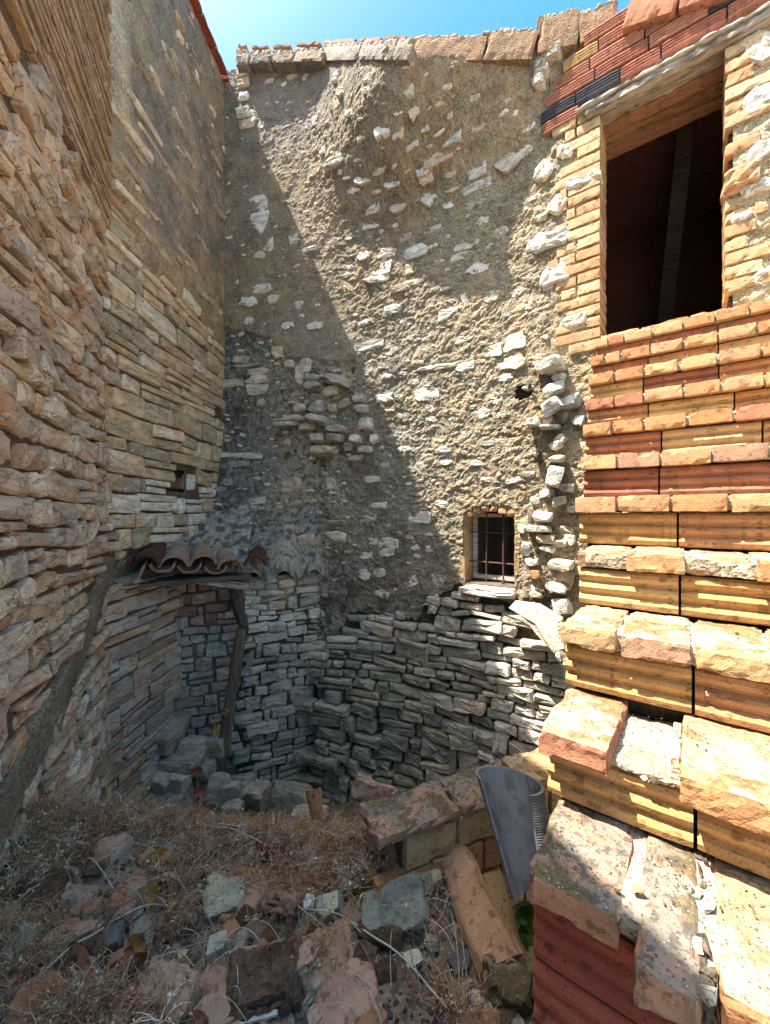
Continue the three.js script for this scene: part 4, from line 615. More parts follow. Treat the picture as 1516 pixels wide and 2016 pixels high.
{
  seed(1001);
  const root = stepsRoot;
  const hue = [null, ['red', 'orange'], ['red'], ['red', 'orange'], ['yellow', 'red', 'orange'], ['orange', 'yellow', 'orange'], ['red', 'orange'], ['red'], ['yellow', 'orange'], ['yellow'], ['yellow', 'orange'], ['yellow']];
  const P = (st, u, y, o) => V(st.L.x, y, st.L.z).addScaledVector(ALONG, u).addScaledVector(OUTW, o);
  for (let i = 1; i <= 11; i++) {
    const st = step(i), prev = i > 1 ? step(i - 1) : null, near = i >= 8, W = reachEnd(st);
    // header course
    const dep = i >= 8 ? 0.235 : 0.19; let u = 0, k = 0; const widths = i === 11 ? [0.125, 0.092, 0.26, 0.26] : i === 10 ? [0.118, 0.083, 0.128, 0.115, 0.12, 0.12, 0.12] : null;
    while (u < W) {
      let w = widths && widths[k] ? widths[k] : rr(0.105, 0.125); const gap = i === 11 && k === 1 ? 0.03 : i === 11 && k === 0 ? 0.008 : rr(0.005, 0.010), missing = i === 10 && k === 1;
      if (i < 6 && k < 2) w = rr(0.06, 0.12);
      let out = rr(-0.004, 0.005) + (rnd() < 0.10 ? -0.012 : 0); if (i === 8) out = [-0.02, 0.0, -0.025, 0.018, 0.0][k] ?? 0; if (i === 10) out = [0.02, 0, 0.025, -0.03][k] ?? -0.02; if (i === 11) out = [0.0, 0.045, 0.02][k] ?? 0;
      const g = roughBox(w - gap, HB + (i === 8 && k === 0 ? -0.006 : 0), dep, near ? { r: 0.004, amp: 0.003, chip: i >= 10 ? 0.009 : 0.010, n: [12, 5, 16], top: true } : { r: 0.002, amp: 0.0016, chip: 0.006, n: [8, 3, 5], top: true });
      const side = i === 11 ? (k < 2 ? BRICK.old[k] : BRICK.orange[2]) : i === 10 ? (k === 0 ? BRICK.red[1] : BRICK.orange[k % 2]) : pick(BRICK.orange.concat(i > 5 ? [BRICK.old[2], BRICK.cream[3]] : [BRICK.cream[3], BRICK.red[1]]));
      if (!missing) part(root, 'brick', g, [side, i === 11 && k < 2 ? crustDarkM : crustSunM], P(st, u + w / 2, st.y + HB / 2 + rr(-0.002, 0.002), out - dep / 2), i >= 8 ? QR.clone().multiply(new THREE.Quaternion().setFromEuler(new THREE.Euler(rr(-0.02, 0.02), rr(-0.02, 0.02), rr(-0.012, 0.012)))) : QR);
      u += w; k++;
    }
    // grooved hollow bricks above it, under the previous header course (the first sits under the sill)
    const y0 = st.y + HB + 0.004, y1 = prev ? prev.y - 0.003 : Yc(0.872), h = y1 - y0, base = prev ?? st, set = prev ? -0.024 : -0.012; let v = prev ? 0.006 : 0.0; k = 0;
    if (h > 0.01) { const Wp = reachEnd(base); while (v < Wp) { const w = k === 0 ? rr(0.2, 0.245) : rr(0.24, 0.255); if (h > 0.03) part(root, 'hollow_brick', ribbed(w - 0.005, h, 0.06, i < 4 ? 1 : 2, 0.010, 0.006), pick(BRICK[hue[i][Math.min(k, hue[i].length - 1)]]), P(base, v + w / 2, (y0 + y1) / 2, set + rr(-0.002, 0.002)), QR); v += w; k++; } }
    // mortar bedding behind and under
    const cw = W + 0.05; if (prev) part(root, 'bedding', boxUV(new THREE.BoxGeometry(cw - 0.02, PIT - 0.006, 0.6).toNonIndexed()), mortarDarkM, P(base, cw / 2 + 0.012, st.y + HB + (PIT - HB) / 2 - 0.022, set - 0.05 - 0.3), QR);
    part(root, 'bedding', roughBox(W - 0.02, i === 10 ? 0.014 : HB - 0.008, 0.2, { r: 0.004, amp: 0.004, n: [60, 3, 8] }), limeM, P(st, W / 2 + 0.012, st.y + (i === 10 ? 0.008 : HB / 2 - 0.001), -0.016 - 0.10), QR);
  }
  // under the lowest step: two courses of dark red hollow brick
  const st = step(11); for (const [n, y1] of [[1, st.y - 0.004], [2, st.y - 0.104], [3, st.y - 0.204]]) for (let v = 0.004, k = 0; v < 0.95; k++) { const w = 0.25 - 0.004 * k; part(root, 'hollow_brick', ribbed(w - 0.006, 0.096, 0.06, 2, 0.007, 0.006), pick(BRICK.deep), P(st, v + w / 2, y1 - 0.048, -0.02), QR); v += w; }
  part(root, 'bedding', boxUV(new THREE.BoxGeometry(0.93, 0.9, 0.5).toNonIndexed()), mortarDarkM, P(st, 0.48, st.y - 0.45, -0.08 - 0.25), QR);
  // in the broken gap of the second lowest step: crumbled mortar and a sliver of brick
  const s10 = step(10);
  for (let i = 0; i < 16; i++) part(root, 'mortar_lump', rock(rr(0.010, 0.028), rr(0.006, 0.014), rr(0.010, 0.03), 14, 0.4), pick([mortarM, PAL.tan[4], mortarWarmM]), P(s10, rr(0.128, 0.192), s10.y + rr(-0.002, 0.008), rr(-0.14, -0.012)), QR);
  part(root, 'brick', roughBox(0.014, 0.05, 0.13, { r: 0.003, amp: 0.003, chip: 0.01, n: [1, 3, 8] }), PAL.tan[4], P(s10, 0.198, s10.y + 0.022, -0.085), QR);
  const s11 = step(11); part(root, 'mortar_lump', roughBox(0.022, 0.05, 0.24, { r: 0.008, amp: 0.008, chip: 0.02, n: [3, 4, 20] }), mortarDarkM, P(s11, 0.204, s11.y + 0.012, -0.10), QR);
  for (let i = 0; i < 14; i++) part(root, 'mortar_lump', rock(rr(0.008, 0.024), rr(0.008, 0.02), rr(0.012, 0.03), 12, 0.3), pick([mortarM, mortarDarkM, PAL.grey[5]]), P(s11, 0.204 + rr(-0.008, 0.008), s11.y + rr(0.03, 0.044), rr(-0.2, 0.03)), QR);
  // crumbs of lime and grit lying on the treads
  const crumbs = []; for (let i = 0; i < 900; i++) { const n = pick([8, 9, 9, 10, 10, 10, 11, 11, 11, 11, 11]), s = step(n), q = P(s, rr(0.0, Math.min(0.6, reachEnd(s))), s.y + HB + 0.002, -0.02 - 0.13 * Math.pow(rnd(), 0.5)), z = rr(0.0015, 0.0042) * (rnd() < 0.06 ? 1.8 : 1); const g = rock(z, z * 0.7, z, 7, 0.3); g.translate(q.x - root.position.x, q.y - root.position.y, q.z - root.position.z); crumbs.push(g); }
  const half = crumbs.length >> 1; for (const [l, m] of [[crumbs.slice(0, half), mortarWarmM], [crumbs.slice(half), mortarDarkM]]) { const m2 = part(root, 'grit', mergeGeometries(l), m, root.position.clone()); m2.userData.kind = 'stuff'; }
}
// two flakes of terracotta lying on the lowest tread
for (const [px, py, w, label] of [[1257, 1748, 0.020, 'larger orange flake of broken terracotta on the blackened lowest tread'], [1216, 1749, 0.011, 'tiny orange chip of terracotta on the blackened lowest tread']]) { seed(px); const st = step(11), y = st.y + HB + 0.006, D = (EYE - y) * F / (py - CY); single('terracotta_flake', rock(w, 0.006, w * 0.7, 9, 0.4), BRICK.orange[0], at(px, py, D), null, label, 'flake'); }

// ---------------------------------------------------------------- low parapet of hollow bricks between the mound and the steps
{
  seed(1102);
  const A = at(812, 1634, 1.02), B = at(1092, 1520, 1.22); B.y = A.y; const T = B.clone().sub(A).normalize(), U = V(0, 1, 0), N = T.clone().cross(U), q = new THREE.Quaternion().setFromRotationMatrix(new THREE.Matrix4().makeBasis(T, U, N)), len = A.distanceTo(B) + 0.1;
  const root = thing('parapet', 'low orange hollow-brick parapet with a mossy top, between the rubble mound and the stepped brickwork', 'parapet', A.clone().setY(Yc(-1.6)));
  const P = (u, dy, o) => A.clone().addScaledVector(T, u).addScaledVector(N, o).add(V(0, dy, 0));
  part(root, 'core', boxUV(new THREE.BoxGeometry(len + 0.02, 1.0, 0.08).toNonIndexed()), mortarDarkM, P(len / 2 - 0.01, -0.53, -0.062), q);
  for (let r = 0; r < 7; r++) for (let u = -0.02 - (r % 2) * 0.08, k = 0; u < len; k++) { const w = rr(0.15, 0.17); part(root, 'hollow_brick', r ? ribbed(w - 0.008, 0.082, 0.03, 1, 0.004, 0.003) : roughBox(w - 0.008, 0.082, 0.04, { r: 0.004, chip: 0.01 }), pick(BRICK.orange.concat(BRICK.yellow[2])), P(u + w / 2, -0.014 - 0.0445 - r * 0.089, r ? -0.001 : -0.02), q); u += w; }
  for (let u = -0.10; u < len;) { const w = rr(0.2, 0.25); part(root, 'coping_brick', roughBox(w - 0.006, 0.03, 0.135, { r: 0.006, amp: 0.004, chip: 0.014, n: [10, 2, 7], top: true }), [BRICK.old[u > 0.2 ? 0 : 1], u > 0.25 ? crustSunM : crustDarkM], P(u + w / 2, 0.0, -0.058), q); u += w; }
}
// ---------------------------------------------------------------- little barred window
{
  seed(1203);
  const sm = (S.w0 + S.w1) / 2, W = S.w1 - S.w0, H = WIN.y1 - WIN.y0, ym = (WIN.y0 + WIN.y1) / 2, q = BW.quat(sm), p = (x, y, o) => { const b = BW.pos(sm, ym, 0); return b.add(V(x, y, o).applyQuaternion(q)); };
  const revM = std([0.50, 0.37, 0.20], plasterMap, plasterBump, 0.005), frameM = std([0.62, 0.60, 0.56], woodMap, woodBump, 0.002);
  const root = thing('barred_window', 'small deep-set window with a white frame and rusty iron bars in the rendered wall', 'window', p(0, -H / 2, 0));
  const box = (n, x, y, o, w, h, d, m, f) => part(root, n, f ? roughBox(w, h, d, f) : boxUV(new THREE.BoxGeometry(w, h, d).toNonIndexed()), m, p(x, y, o), q);
  box('reveal', -W / 2 - 0.012, 0, -0.085, 0.03, H + 0.04, 0.17, revM, { n: [1, 12, 6], amp: 0.003, r: 0.008 }); box('reveal', W / 2 + 0.012, 0, -0.085, 0.03, H + 0.04, 0.17, revM, { n: [1, 12, 6], amp: 0.003, r: 0.008 });
  box('reveal', 0, -H / 2 - 0.012, -0.09, W, 0.03, 0.18, mortarM, { n: [8, 1, 6], amp: 0.003 });
  for (let i = 0; i < 6; i++) { const x = (i - 2.5) / 6 * W; box('arch_brick', x, H / 2 - 0.012 - 0.045 * Math.pow(x / (W / 2), 2), -0.08, W / 6 - 0.002, 0.045, 0.15, i % 2 ? BRICK.cream[3] : BRICK.cream[1], { n: [2, 2, 4] }); }
  const fo = -0.135, fw = 0.022; for (const s of [-1, 1]) box('frame', s * (W / 2 - 0.022), -0.01, fo, fw, H - 0.05, 0.03, frameM); box('frame', 0, -H / 2 + 0.028, fo + 0.002, W - 0.03, 0.026, 0.028, frameM); box('frame', 0, H / 2 - 0.058, fo + 0.002, W - 0.03, 0.024, 0.028, frameM);
  box('pane', 0, -0.01, fo - 0.008, W - 0.06, H - 0.09, 0.004, new THREE.MeshPhysicalMaterial({ color: 0xffffff, roughness: 0.15, transmission: 1, thickness: 0, ior: 1.5 }));
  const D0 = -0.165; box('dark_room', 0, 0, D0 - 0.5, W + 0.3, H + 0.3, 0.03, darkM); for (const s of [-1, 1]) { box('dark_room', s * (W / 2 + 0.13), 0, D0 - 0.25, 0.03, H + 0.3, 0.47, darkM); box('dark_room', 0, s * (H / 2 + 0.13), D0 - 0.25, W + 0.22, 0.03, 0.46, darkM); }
  const bar = (x0, y0, x1, y1, o, r) => { const a = p(x0, y0, o), b = p(x1, y1, o), d = b.clone().sub(a), g = new THREE.CylinderGeometry(r, r, d.length(), 8, 1); part(root, 'bar', g, rustM, a.add(b).multiplyScalar(0.5), new THREE.Quaternion().setFromUnitVectors(V(0, 1, 0), d.normalize())); };
  bar(-0.13 * W, -H / 2, -0.12 * W, H / 2 - 0.04, -0.075, 0.0045); bar(0.22 * W, -H / 2, 0.22 * W, H / 2 - 0.03, -0.07, 0.0055); bar(-W / 2, -0.23 * H, W / 2, -0.24 * H, -0.082, 0.005); bar(-W / 2, 0.16 * H, W / 2, 0.15 * H, -0.086, 0.004);
  box('bar_foot', 0.22 * W, -H / 2 + 0.02, -0.07, 0.02, 0.03, 0.02, rustM, { n: [2, 2, 2], r: 0.005 });
  part(root, 'sill', faceStone([[-0.2, -0.03], [-0.05, -0.04], [0.1, -0.035], [0.19, -0.03], [0.2, 0.0], [0.19, 0.022], [-0.12, 0.022], [-0.2, 0.005]].map(([x, y]) => [x * W / 0.36, y]), 0.05, { prot: 0.055, bevel: 0.012 }), PAL.pale[1], p(0.0, -H / 2 - 0.028, 0), q);
}

// ---------------------------------------------------------------- remains of two torn-out walls
{
  const ruin = (name, label, list, extra) => {
    const c = BW.hit(VIEW2[1] + list[0][0] / VIEW2[0], VIEW2[2] + list[0][1] / VIEW2[0]); const root = thing(name, label, 'wall remains', BW.pos(c.s, c.y - 0.3, 0));
    for (const [x, y, w, h, tilt = 0, o = 0.05, m = null] of list) { const k = VIEW2[0], px = VIEW2[1] + x / k, py = VIEW2[2] + y / k, a = BW.hit(px, py, o); if (!a) continue; const W = w / k * a.D / F * 0.9, H = h / k * a.D / F * 0.92; part(root, 'stone', block(W, H, W * rr(0.5, 0.7) + 0.03, { n: 5, cut: 13, amp: 0.03, box: 0.9 }), m ?? pick(extra.pal), BW.pos(a.s, a.y, o * 0.75 - 0.02), BW.quat(a.s, -tilt * Math.PI / 180 + rr(-0.1, 0.1)).multiply(new THREE.Quaternion().setFromEuler(new THREE.Euler(rr(-0.2, 0.2), rr(-0.25, 0.25), 0)))); }
    return root;
  };
  seed(1304);
  const R1 = ruin('wall_remains', 'jagged column of torn-out white stones sticking from the render beside the stepped bricks', [[1350, 155, 120, 60, -6, 0.10], [1310, 120, 40, 24, 0, 0.05], [1390, 200, 50, 34, 10, 0.06], [1370, 245, 90, 44, -20, 0.09], [1360, 310, 92, 60, -28, 0.11], [1295, 378, 60, 40, -8, 0.06], [1355, 370, 50, 36, 0, 0.03, PAL.grey[0]], [1355, 396, 84, 20, 0, 0.08], [1400, 450, 56, 40, -30, 0.04], [1380, 470, 50, 30, -20, 0.06], [1445, 300, 80, 60, 0, 0.03], [1475, 375, 50, 50, 0, 0.03], [1420, 360, 24, 50, 10, 0.03, PAL.grey[2]], [1385, 525, 66, 26, 4, 0.07], [1372, 590, 62, 96, 14, 0.10], [1345, 660, 56, 34, 0, 0.05], [1395, 690, 60, 40, -10, 0.05], [1325, 752, 84, 44, 6, 0.07], [1310, 802, 116, 30, 4, 0.06], [1340, 842, 74, 44, 0, 0.05], [1395, 855, 70, 30, 0, 0.04], [1350, 880, 60, 30, 10, 0.05], [1400, 945, 104, 44, 4, 0.08], [1385, 1035, 76, 44, 12, 0.08], [1300, 980, 40, 40, 0, 0.03, BRICK.cream[3]], [1405, 1110, 76, 70, -20, 0.07], [1420, 1000, 70, 90, 10, 0.02, PAL.rosy[0]], [1430, 640, 60, 40, 0, 0.03], [1450, 720, 50, 30, 0, 0.03], [1265, 880, 40, 60, 10, 0.02], [1250, 800, 30, 40, 0, 0.02], [1440, 840, 50, 50, 0, 0.02], [1300, 690, 40, 30, 0, 0.03], [1290, 930, 60, 34, 0, 0.03], [1310, 1060, 60, 30, 0, 0.03]], { pal: PAL.pale });
  for (let i = 0; i < 26; i++) { const a = BW.hit(1046 + rr(-8, 44), rr(745, 1170), 0.03); if (!a) continue; const z = rr(0.02, 0.07); part(R1, 'mortar_lump', rock(z, z * rr(0.8, 1.6), z, 13, 0.4), mortarM, BW.pos(a.s, a.y, rr(0.0, 0.05)), BW.quat(a.s)); }
  seed(1305);
  const broken = at(1058, 1212, 2.12); part(R1, 'plaster_shelf', faceStone([[-0.15, 0.02], [-0.06, -0.02], [0.02, -0.09], [0.10, -0.15], [0.15, -0.12], [0.12, 0.0], [0.0, 0.06], [-0.12, 0.06]], 0.05, { prot: 0.03, bevel: 0.02, amp: 0.014, tilt: [0.1, -0.35] }), std([0.66, 0.58, 0.44], plasterMap, plasterBump, 0.01), broken, BW.quat(sOf(1058)));
  const R2 = ruin('wall_remains', 'crumbling stack of grey stones left standing out of the shaded grey render', [[290, 105, 60, 54, 0, 0.02], [335, 150, 44, 32, 0, 0.03], [400, 160, 60, 56, 0, 0.02], [425, 205, 64, 34, 0, 0.05], [420, 230, 64, 26, 0, 0.06], [520, 213, 116, 44, 18, 0.09], [487, 255, 64, 42, -6, 0.09], [435, 322, 70, 48, -12, 0.10], [370, 325, 60, 36, -16, 0.08], [430, 360, 90, 32, 6, 0.13], [340, 365, 110, 22, 0, 0.10], [300, 382, 104, 24, 0, 0.14], [515, 405, 100, 32, 6, 0.09], [440, 440, 64, 40, 0, 0.07], [508, 440, 76, 38, 0, 0.08], [590, 445, 54, 34, 0, 0.05], [460, 490, 116, 30, 0, 0.10], [565, 475, 44, 38, 0, 0.05], [628, 485, 66, 30, 8, 0.06], [590, 520, 74, 24, 0, 0.05], [505, 320, 44, 34, 0, 0.03], [610, 285, 54, 42, 0, 0.03], [550, 305, 54, 34, -14, 0.03], [620, 328, 64, 36, 0, 0.02], [635, 388, 74, 62, 0, 0.02], [665, 445, 40, 40, -20, 0.03], [380, 200, 50, 80, 0, 0.0], [470, 380, 60, 40, 0, 0.03], [400, 400, 60, 30, 0, 0.06]], { pal: PAL.grey });
  for (let i = 0; i < 26; i++) { const k = VIEW2[0], a = BW.hit(400 + rr(330, 660) / k, 640 + rr(150, 560) / k, 0.02); if (!a) continue; const z = rr(0.02, 0.06); part(R2, 'mortar_lump', rock(z, z * rr(0.8, 1.4), z, 13, 0.4), mortarM, BW.pos(a.s, a.y, rr(-0.01, 0.03)), BW.quat(a.s)); }
  for (const [x, y, w, h, o] of [[345, 810, 60, 60, 0.03], [400, 850, 90, 60, 0.05], [370, 875, 70, 30, 0.05], [520, 830, 90, 46, 0.10], [520, 775, 80, 20, 0.05]]) { const k = VIEW2[0], a = BW.hit(VIEW2[1] + x / k, VIEW2[2] + y / k, o); part(R2, 'stone', rock(w / k * a.D / F, h / k * a.D / F, 0.08, 17, 0.7), pick(PAL.grey.concat(PAL.pale)), BW.pos(a.s, a.y, o), BW.quat(a.s)); }
}

// ---------------------------------------------------------------- lean-to of clay tiles over the recess
{
  seed(1406);
  const root = thing('tile_canopy', 'small sagging lean-to of mossy clay roof tiles bedded in grey cement above the recess', 'tiled lean-to', at(370, 1150, 2.4));
  const Dx = (x) => 2.13 + 0.42 * (x - 280) / 180, f = V(0.40, -0.22, 0.88).normalize(), basis = (fr, up = V(0, 1, 0)) => { const X = up.clone().cross(fr).normalize(), Y = fr.clone().cross(X); return new THREE.Quaternion().setFromRotationMatrix(new THREE.Matrix4().makeBasis(X, Y, fr)); };
  for (const [x, y, L, yaw] of [[283, 1124, 0.34, -0.1], [343, 1121, 0.36, -0.05], [400, 1121, 0.44, 0.05], [452, 1125, 0.44, 0.12]]) { const fr = f.clone().applyAxisAngle(V(0, 1, 0), yaw), e = at(x, y, Dx(x)); part(root, 'cover_tile', shell(L, 0.060, 0.080, 0.013, 0.16, Math.PI - 0.16, 14, 8, null, 0.006), pick(tileM), e.clone().addScaledVector(fr, -L + rr(0.0, 0.035)).add(V(0, rr(0.006, 0.018), 0)), basis(fr)); }
  for (const [x, y] of [[318, 1108], [372, 1112], [425, 1114]]) { const e = at(x, y, Dx(x) - 0.02); part(root, 'channel_tile', shell(0.4, 0.082, 0.07, 0.013, Math.PI + 0.25, 2 * Math.PI - 0.25, 12, 6, null, 0.005), pick(tileM.slice(1)), e.clone().addScaledVector(f, -0.425 + rr(-0.015, 0.015)), basis(f)); }
  { const e = at(246, 1120, 2.02); part(root, 'channel_tile', shell(0.3, 0.09, 0.08, 0.013, Math.PI + 0.3, 2 * Math.PI - 0.2, 12, 6), tileM[2], e.clone().addScaledVector(f, -0.3), basis(f)); }
  { const fr = V(0.2, -0.25, 0.9).normalize(), e = at(502, 1116, 2.64); part(root, 'cover_tile', shell(0.26, 0.06, 0.072, 0.013, 0.15, Math.PI - 0.15, 14, 6, null, 0.005), tileM[0], e.clone().addScaledVector(fr, -0.26), basis(fr)); }
  const plank = (a, b, h, d, m) => { const T = b.clone().sub(a), w = T.length(); T.normalize(); const N = T.clone().cross(V(0, 1, 0)).normalize(), U = N.clone().cross(T); part(root, 'batten', roughBox(w, h, d, { r: 0.004, amp: 0.004, chip: 0.01, n: [16, 2, 3] }), m, a.clone().add(b).multiplyScalar(0.5), new THREE.Quaternion().setFromRotationMatrix(new THREE.Matrix4().makeBasis(T, U, N))); };
  plank(at(384, 1144, 2.42), at(488, 1158, 2.62), 0.026, 0.06, woodGreyM); plank(at(392, 1138, 2.50), at(486, 1150, 2.7), 0.02, 0.1, woodGreyM); plank(at(225, 1166, 2.06), at(400, 1138, 2.5), 0.02, 0.1, woodBrownM); plank(at(240, 1150, 2.2), at(470, 1130, 2.75), 0.03, 0.3, woodDarkM);
  // cement running from the tiles up on to the walls
  const lo = [[206, 1172, 1.95], [228, 1138, 2.03], [262, 1108, 2.16], [312, 1096, 2.33], [368, 1098, 2.48], [430, 1100, 2.62], [486, 1108, 2.72]], hi = [[213, 1076, 1.965], [248, 1064, 2.12], [298, 1058, 2.36], [344, 1040, 2.62], [388, 1020, 2.88], [425, 1004, 2.98], [500, 990, 3.0]];
  const n = 120, m = 50, P = [], U = [], C = [], I = [], on = (L, t) => { const k = Math.min(L.length - 2, Math.floor(t * (L.length - 1))), g = t * (L.length - 1) - k; return at(...L[k].map((q, i) => lerp(q, L[k + 1][i], g))); };
  for (let j = 0; j <= m; j++) for (let i = 0; i <= n; i++) { const u = i / n, v = j / m, q = on(lo, u).lerp(on(hi, u), v); const b = Math.sin(v * Math.PI) * 0.012 + 0.035 * fbm(u * 8, v * 4, 2, 4) + 0.026 * fbm(u * 40, v * 20, 6, 3); q.y += b * 0.7; q.z += b * 0.7; q.x += b * 0.5; P.push(q.x - root.position.x, q.y - root.position.y, q.z - root.position.z); U.push(u * 0.8, v * 0.3); C.push(...mul(mixc(mixc([0.36, 0.345, 0.315], [0.25, 0.215, 0.17], smooth(0.25, 0.0, u)), [0.06, 0.064, 0.058], 0.85 * smooth(-0.05, 0.28, 1.2 * fbm(u * 22, v * 9, 16, 5) + 0.4 * fbm(u * 6, v * 3, 3, 3) + 0.08 * u)), 1 + 0.5 * fbm(u * 50, v * 25, 2, 2))); }
  for (let j = 0; j < m; j++) for (let i = 0; i < n; i++) { const a = j * (n + 1) + i; I.push(a, a + 1, a + n + 2, a, a + n + 2, a + n + 1); }
  const g = new THREE.BufferGeometry(); g.setAttribute('position', new THREE.Float32BufferAttribute(P, 3)); g.setAttribute('uv', new THREE.Float32BufferAttribute(U, 2)); g.setAttribute('color', new THREE.Float32BufferAttribute(C, 3)); g.setIndex(I); g.computeVertexNormals(); part(root, 'cement', g, vcPlaster, root.position.clone());
  for (const [x, y, D, w, h, mt] of [[232, 1093, 2.05, 0.07, 0.045, PAL.tan[1]], [262, 1142, 2.12, 0.09, 0.03, PAL.grey[3]], [300, 1150, 2.22, 0.14, 0.025, PAL.tan[0]], [250, 1156, 2.06, 0.12, 0.02, PAL.tan[3]], [345, 1148, 2.36, 0.14, 0.022, PAL.tan[3]]]) part(root, 'stone', rock(w, h, 0.07, 15, 0.8), mt, at(x, y, D), TW.quat(0.5));
}
// trunk-like solids along a line of points
function limb(pts, radii, seg = 14, rings = 40, wob = 0.25, flat = 1) {
  const c = new THREE.CatmullRomCurve3(pts), P = [], U = [], I = [], up = V(0, 0, 1);
  for (let i = 0; i <= rings; i++) { const f = i / rings, o = c.getPointAt(f), t = c.getTangentAt(f), x = t.clone().cross(up).normalize(), y = x.clone().cross(t), k = f * (radii.length - 1), a = Math.min(radii.length - 2, Math.floor(k)), r = lerp(radii[a], radii[a + 1], k - a) * (i === 0 || i === rings ? 0.75 : 1); for (let j = 0; j <= seg; j++) { const an = j % seg / seg * Math.PI * 2, w = r * (1 + wob * (fbm(Math.cos(an) * 1.6 + 3, Math.sin(an) * 1.6, f * 9, 3) + 0.5 * ns(Math.cos(an) * 5, Math.sin(an) * 5, f * 3))); P.push(...o.clone().addScaledVector(x, Math.cos(an) * w).addScaledVector(y, Math.sin(an) * w * flat).toArray()); U.push(f * c.getLength(), j / seg * 0.2); } }
  for (let i = 0; i < rings; i++) for (let j = 0; j < seg; j++) { const a = i * (seg + 1) + j; I.push(a, a + seg + 1, a + 1, a + 1, a + seg + 1, a + seg + 2); }
  for (const e of [0, rings]) { const k = P.length / 3; P.push(...c.getPointAt(e ? 1 : 0).toArray()); U.push(0, 0); for (let j = 0; j < seg; j++) I.push(k, e * (seg + 1) + j, e * (seg + 1) + j + 1); }
  const g = new THREE.BufferGeometry(); g.setAttribute('position', new THREE.Float32BufferAttribute(P, 3)); g.setAttribute('uv', new THREE.Float32BufferAttribute(U, 2)); g.setIndex(I); g.computeVertexNormals(); return g;
}
{
  seed(1507);
  const root = thing('timber_post', 'weathered leaning timber post propped under the clay tile lean-to, dark and rotten at its top', 'timber post', at(432, 1512, 2.45));
  const sub = (g) => g.translate(-root.position.x, -root.position.y, -root.position.z);
  part(root, 'post', sub(limb([at(476, 1236, 2.61), at(462, 1330, 2.57), at(448, 1420, 2.52), at(432, 1520, 2.45)], [0.030, 0.036, 0.036, 0.034], 14, 40, 0.35, 0.7)), woodDarkM.clone(), root.position.clone()).material.color.setRGB(0.19, 0.145, 0.10);
  part(root, 'rotten_top', sub(limb([at(461, 1150, 2.61), at(470, 1190, 2.61), at(479, 1225, 2.62), at(480, 1262, 2.62)], [0.034, 0.038, 0.03, 0.022], 16, 40, 0.8)), woodDarkM, root.position.clone());
  part(root, 'knot', sub(limb([at(446, 1404, 2.48), at(440, 1402, 2.44)], [0.026, 0.02], 8, 6, 0.5)), woodBrownM, root.position.clone());
}

// ---------------------------------------------------------------- split pipe and the fallen tiles at the edge of the pit
{
  seed(1608);
  const A = at(1003, 1535, 1.00), B = at(1052, 1770, 0.90), Z = B.clone().sub(A), L = Z.length(); Z.normalize(); const X = V(1, 0, 0.12).sub(Z.clone().multiplyScalar(Z.x)).normalize(), Y = Z.clone().cross(X).normalize(); X.copy(Y.clone().cross(Z));
  const q = new THREE.Quaternion().setFromRotationMatrix(new THREE.Matrix4().makeBasis(X, Y, Z)), R = Math.PI / 180;
  const pipeMap = tex(512, 0.3, (u, v) => { let c = mul([1, 1, 1], 0.62 + 0.5 * tf(u, v, 5, 9, 401, 5)); c = mixc(c, [0.42, 0.36, 0.28], 0.7 * smooth(0.55, 0.72, tf(u, v, 9, 6, 402, 5))); c = mixc(c, [1.25, 1.25, 1.25], 0.2 * smooth(0.60, 0.66, tf(u, v, 4, 60, 403, 3))); return c; });
  const root = thing('split_pipe', 'torn length of grey corrugated pipe standing open against the orange parapet', 'pipe', B);
  const g = shell(L, 0.078, 0.046, 0.006, 160 * R, 428 * R, 30, 130, (f) => 0.0009 * Math.sin(f * Math.PI * 2 * 40), 0.004);
  { const p = g.attributes.position; for (let i = 0; i < p.count; i++) { const x = p.getX(i), y = p.getY(i), z = p.getZ(i); p.setZ(i, z + (1 - z / L) * (0.25 * x + 0.25 * y)); } g.computeVertexNormals(); }
  part(root, 'pipe_shell', g, std([0.20, 0.215, 0.25], pipeMap, crustBump, 0.001, { roughness: 0.5 }), A, q);
}
{
  seed(1709);
  const R = Math.PI / 180, place = (A, B, nrm) => { const Z = B.clone().sub(A), L = Z.length(); Z.normalize(); const Y = nrm.clone().sub(Z.clone().multiplyScalar(nrm.dot(Z))).normalize(), X = Y.clone().cross(Z); return { L, q: new THREE.Quaternion().setFromRotationMatrix(new THREE.Matrix4().makeBasis(X, Y, Z)) }; };
  const a = at(862, 1632, 1.11), b = at(985, 1900, 0.86), t = place(a, b, V(-0.15, 0.75, 0.65)), m = std([0.52, 0.30, 0.18], brickMap, brickBump, 0.004);
  const g = shell(t.L, 0.036, 0.062, 0.013, 28 * R, 152 * R, 14, 20, null, 0.010); g.translate(0, -0.055, 0);
  { const p = g.attributes.position; for (let i = 0; i < p.count; i++) { const z = p.getZ(i) / t.L, x = p.getX(i); p.setX(i, x + 0.018 * Math.exp(-Math.pow((z - 0.32) / 0.16, 2)) * (x > 0 ? 1 : 0.4)); } g.computeVertexNormals(); }
  single('roof_tile', g, m, a, t.q, 'long brown clay roof tile lying along the edge of the mound above the pit', 'roof tile');
  const a2 = at(950, 1722, 1.06), b2 = at(985, 1850, 0.98), t2 = place(a2, b2, V(0.2, 0.6, 0.7)); const g2 = shell(t2.L + 0.04, 0.06, 0.065, 0.013, 30 * R, 150 * R, 12, 10, null, 0.006); g2.translate(0.01, -0.055, 0);
  single('roof_tile', g2, BRICK.orange[3], a2, t2.q, 'shorter ochre tile shard tucked behind the long brown roof tile', 'roof tile');
}
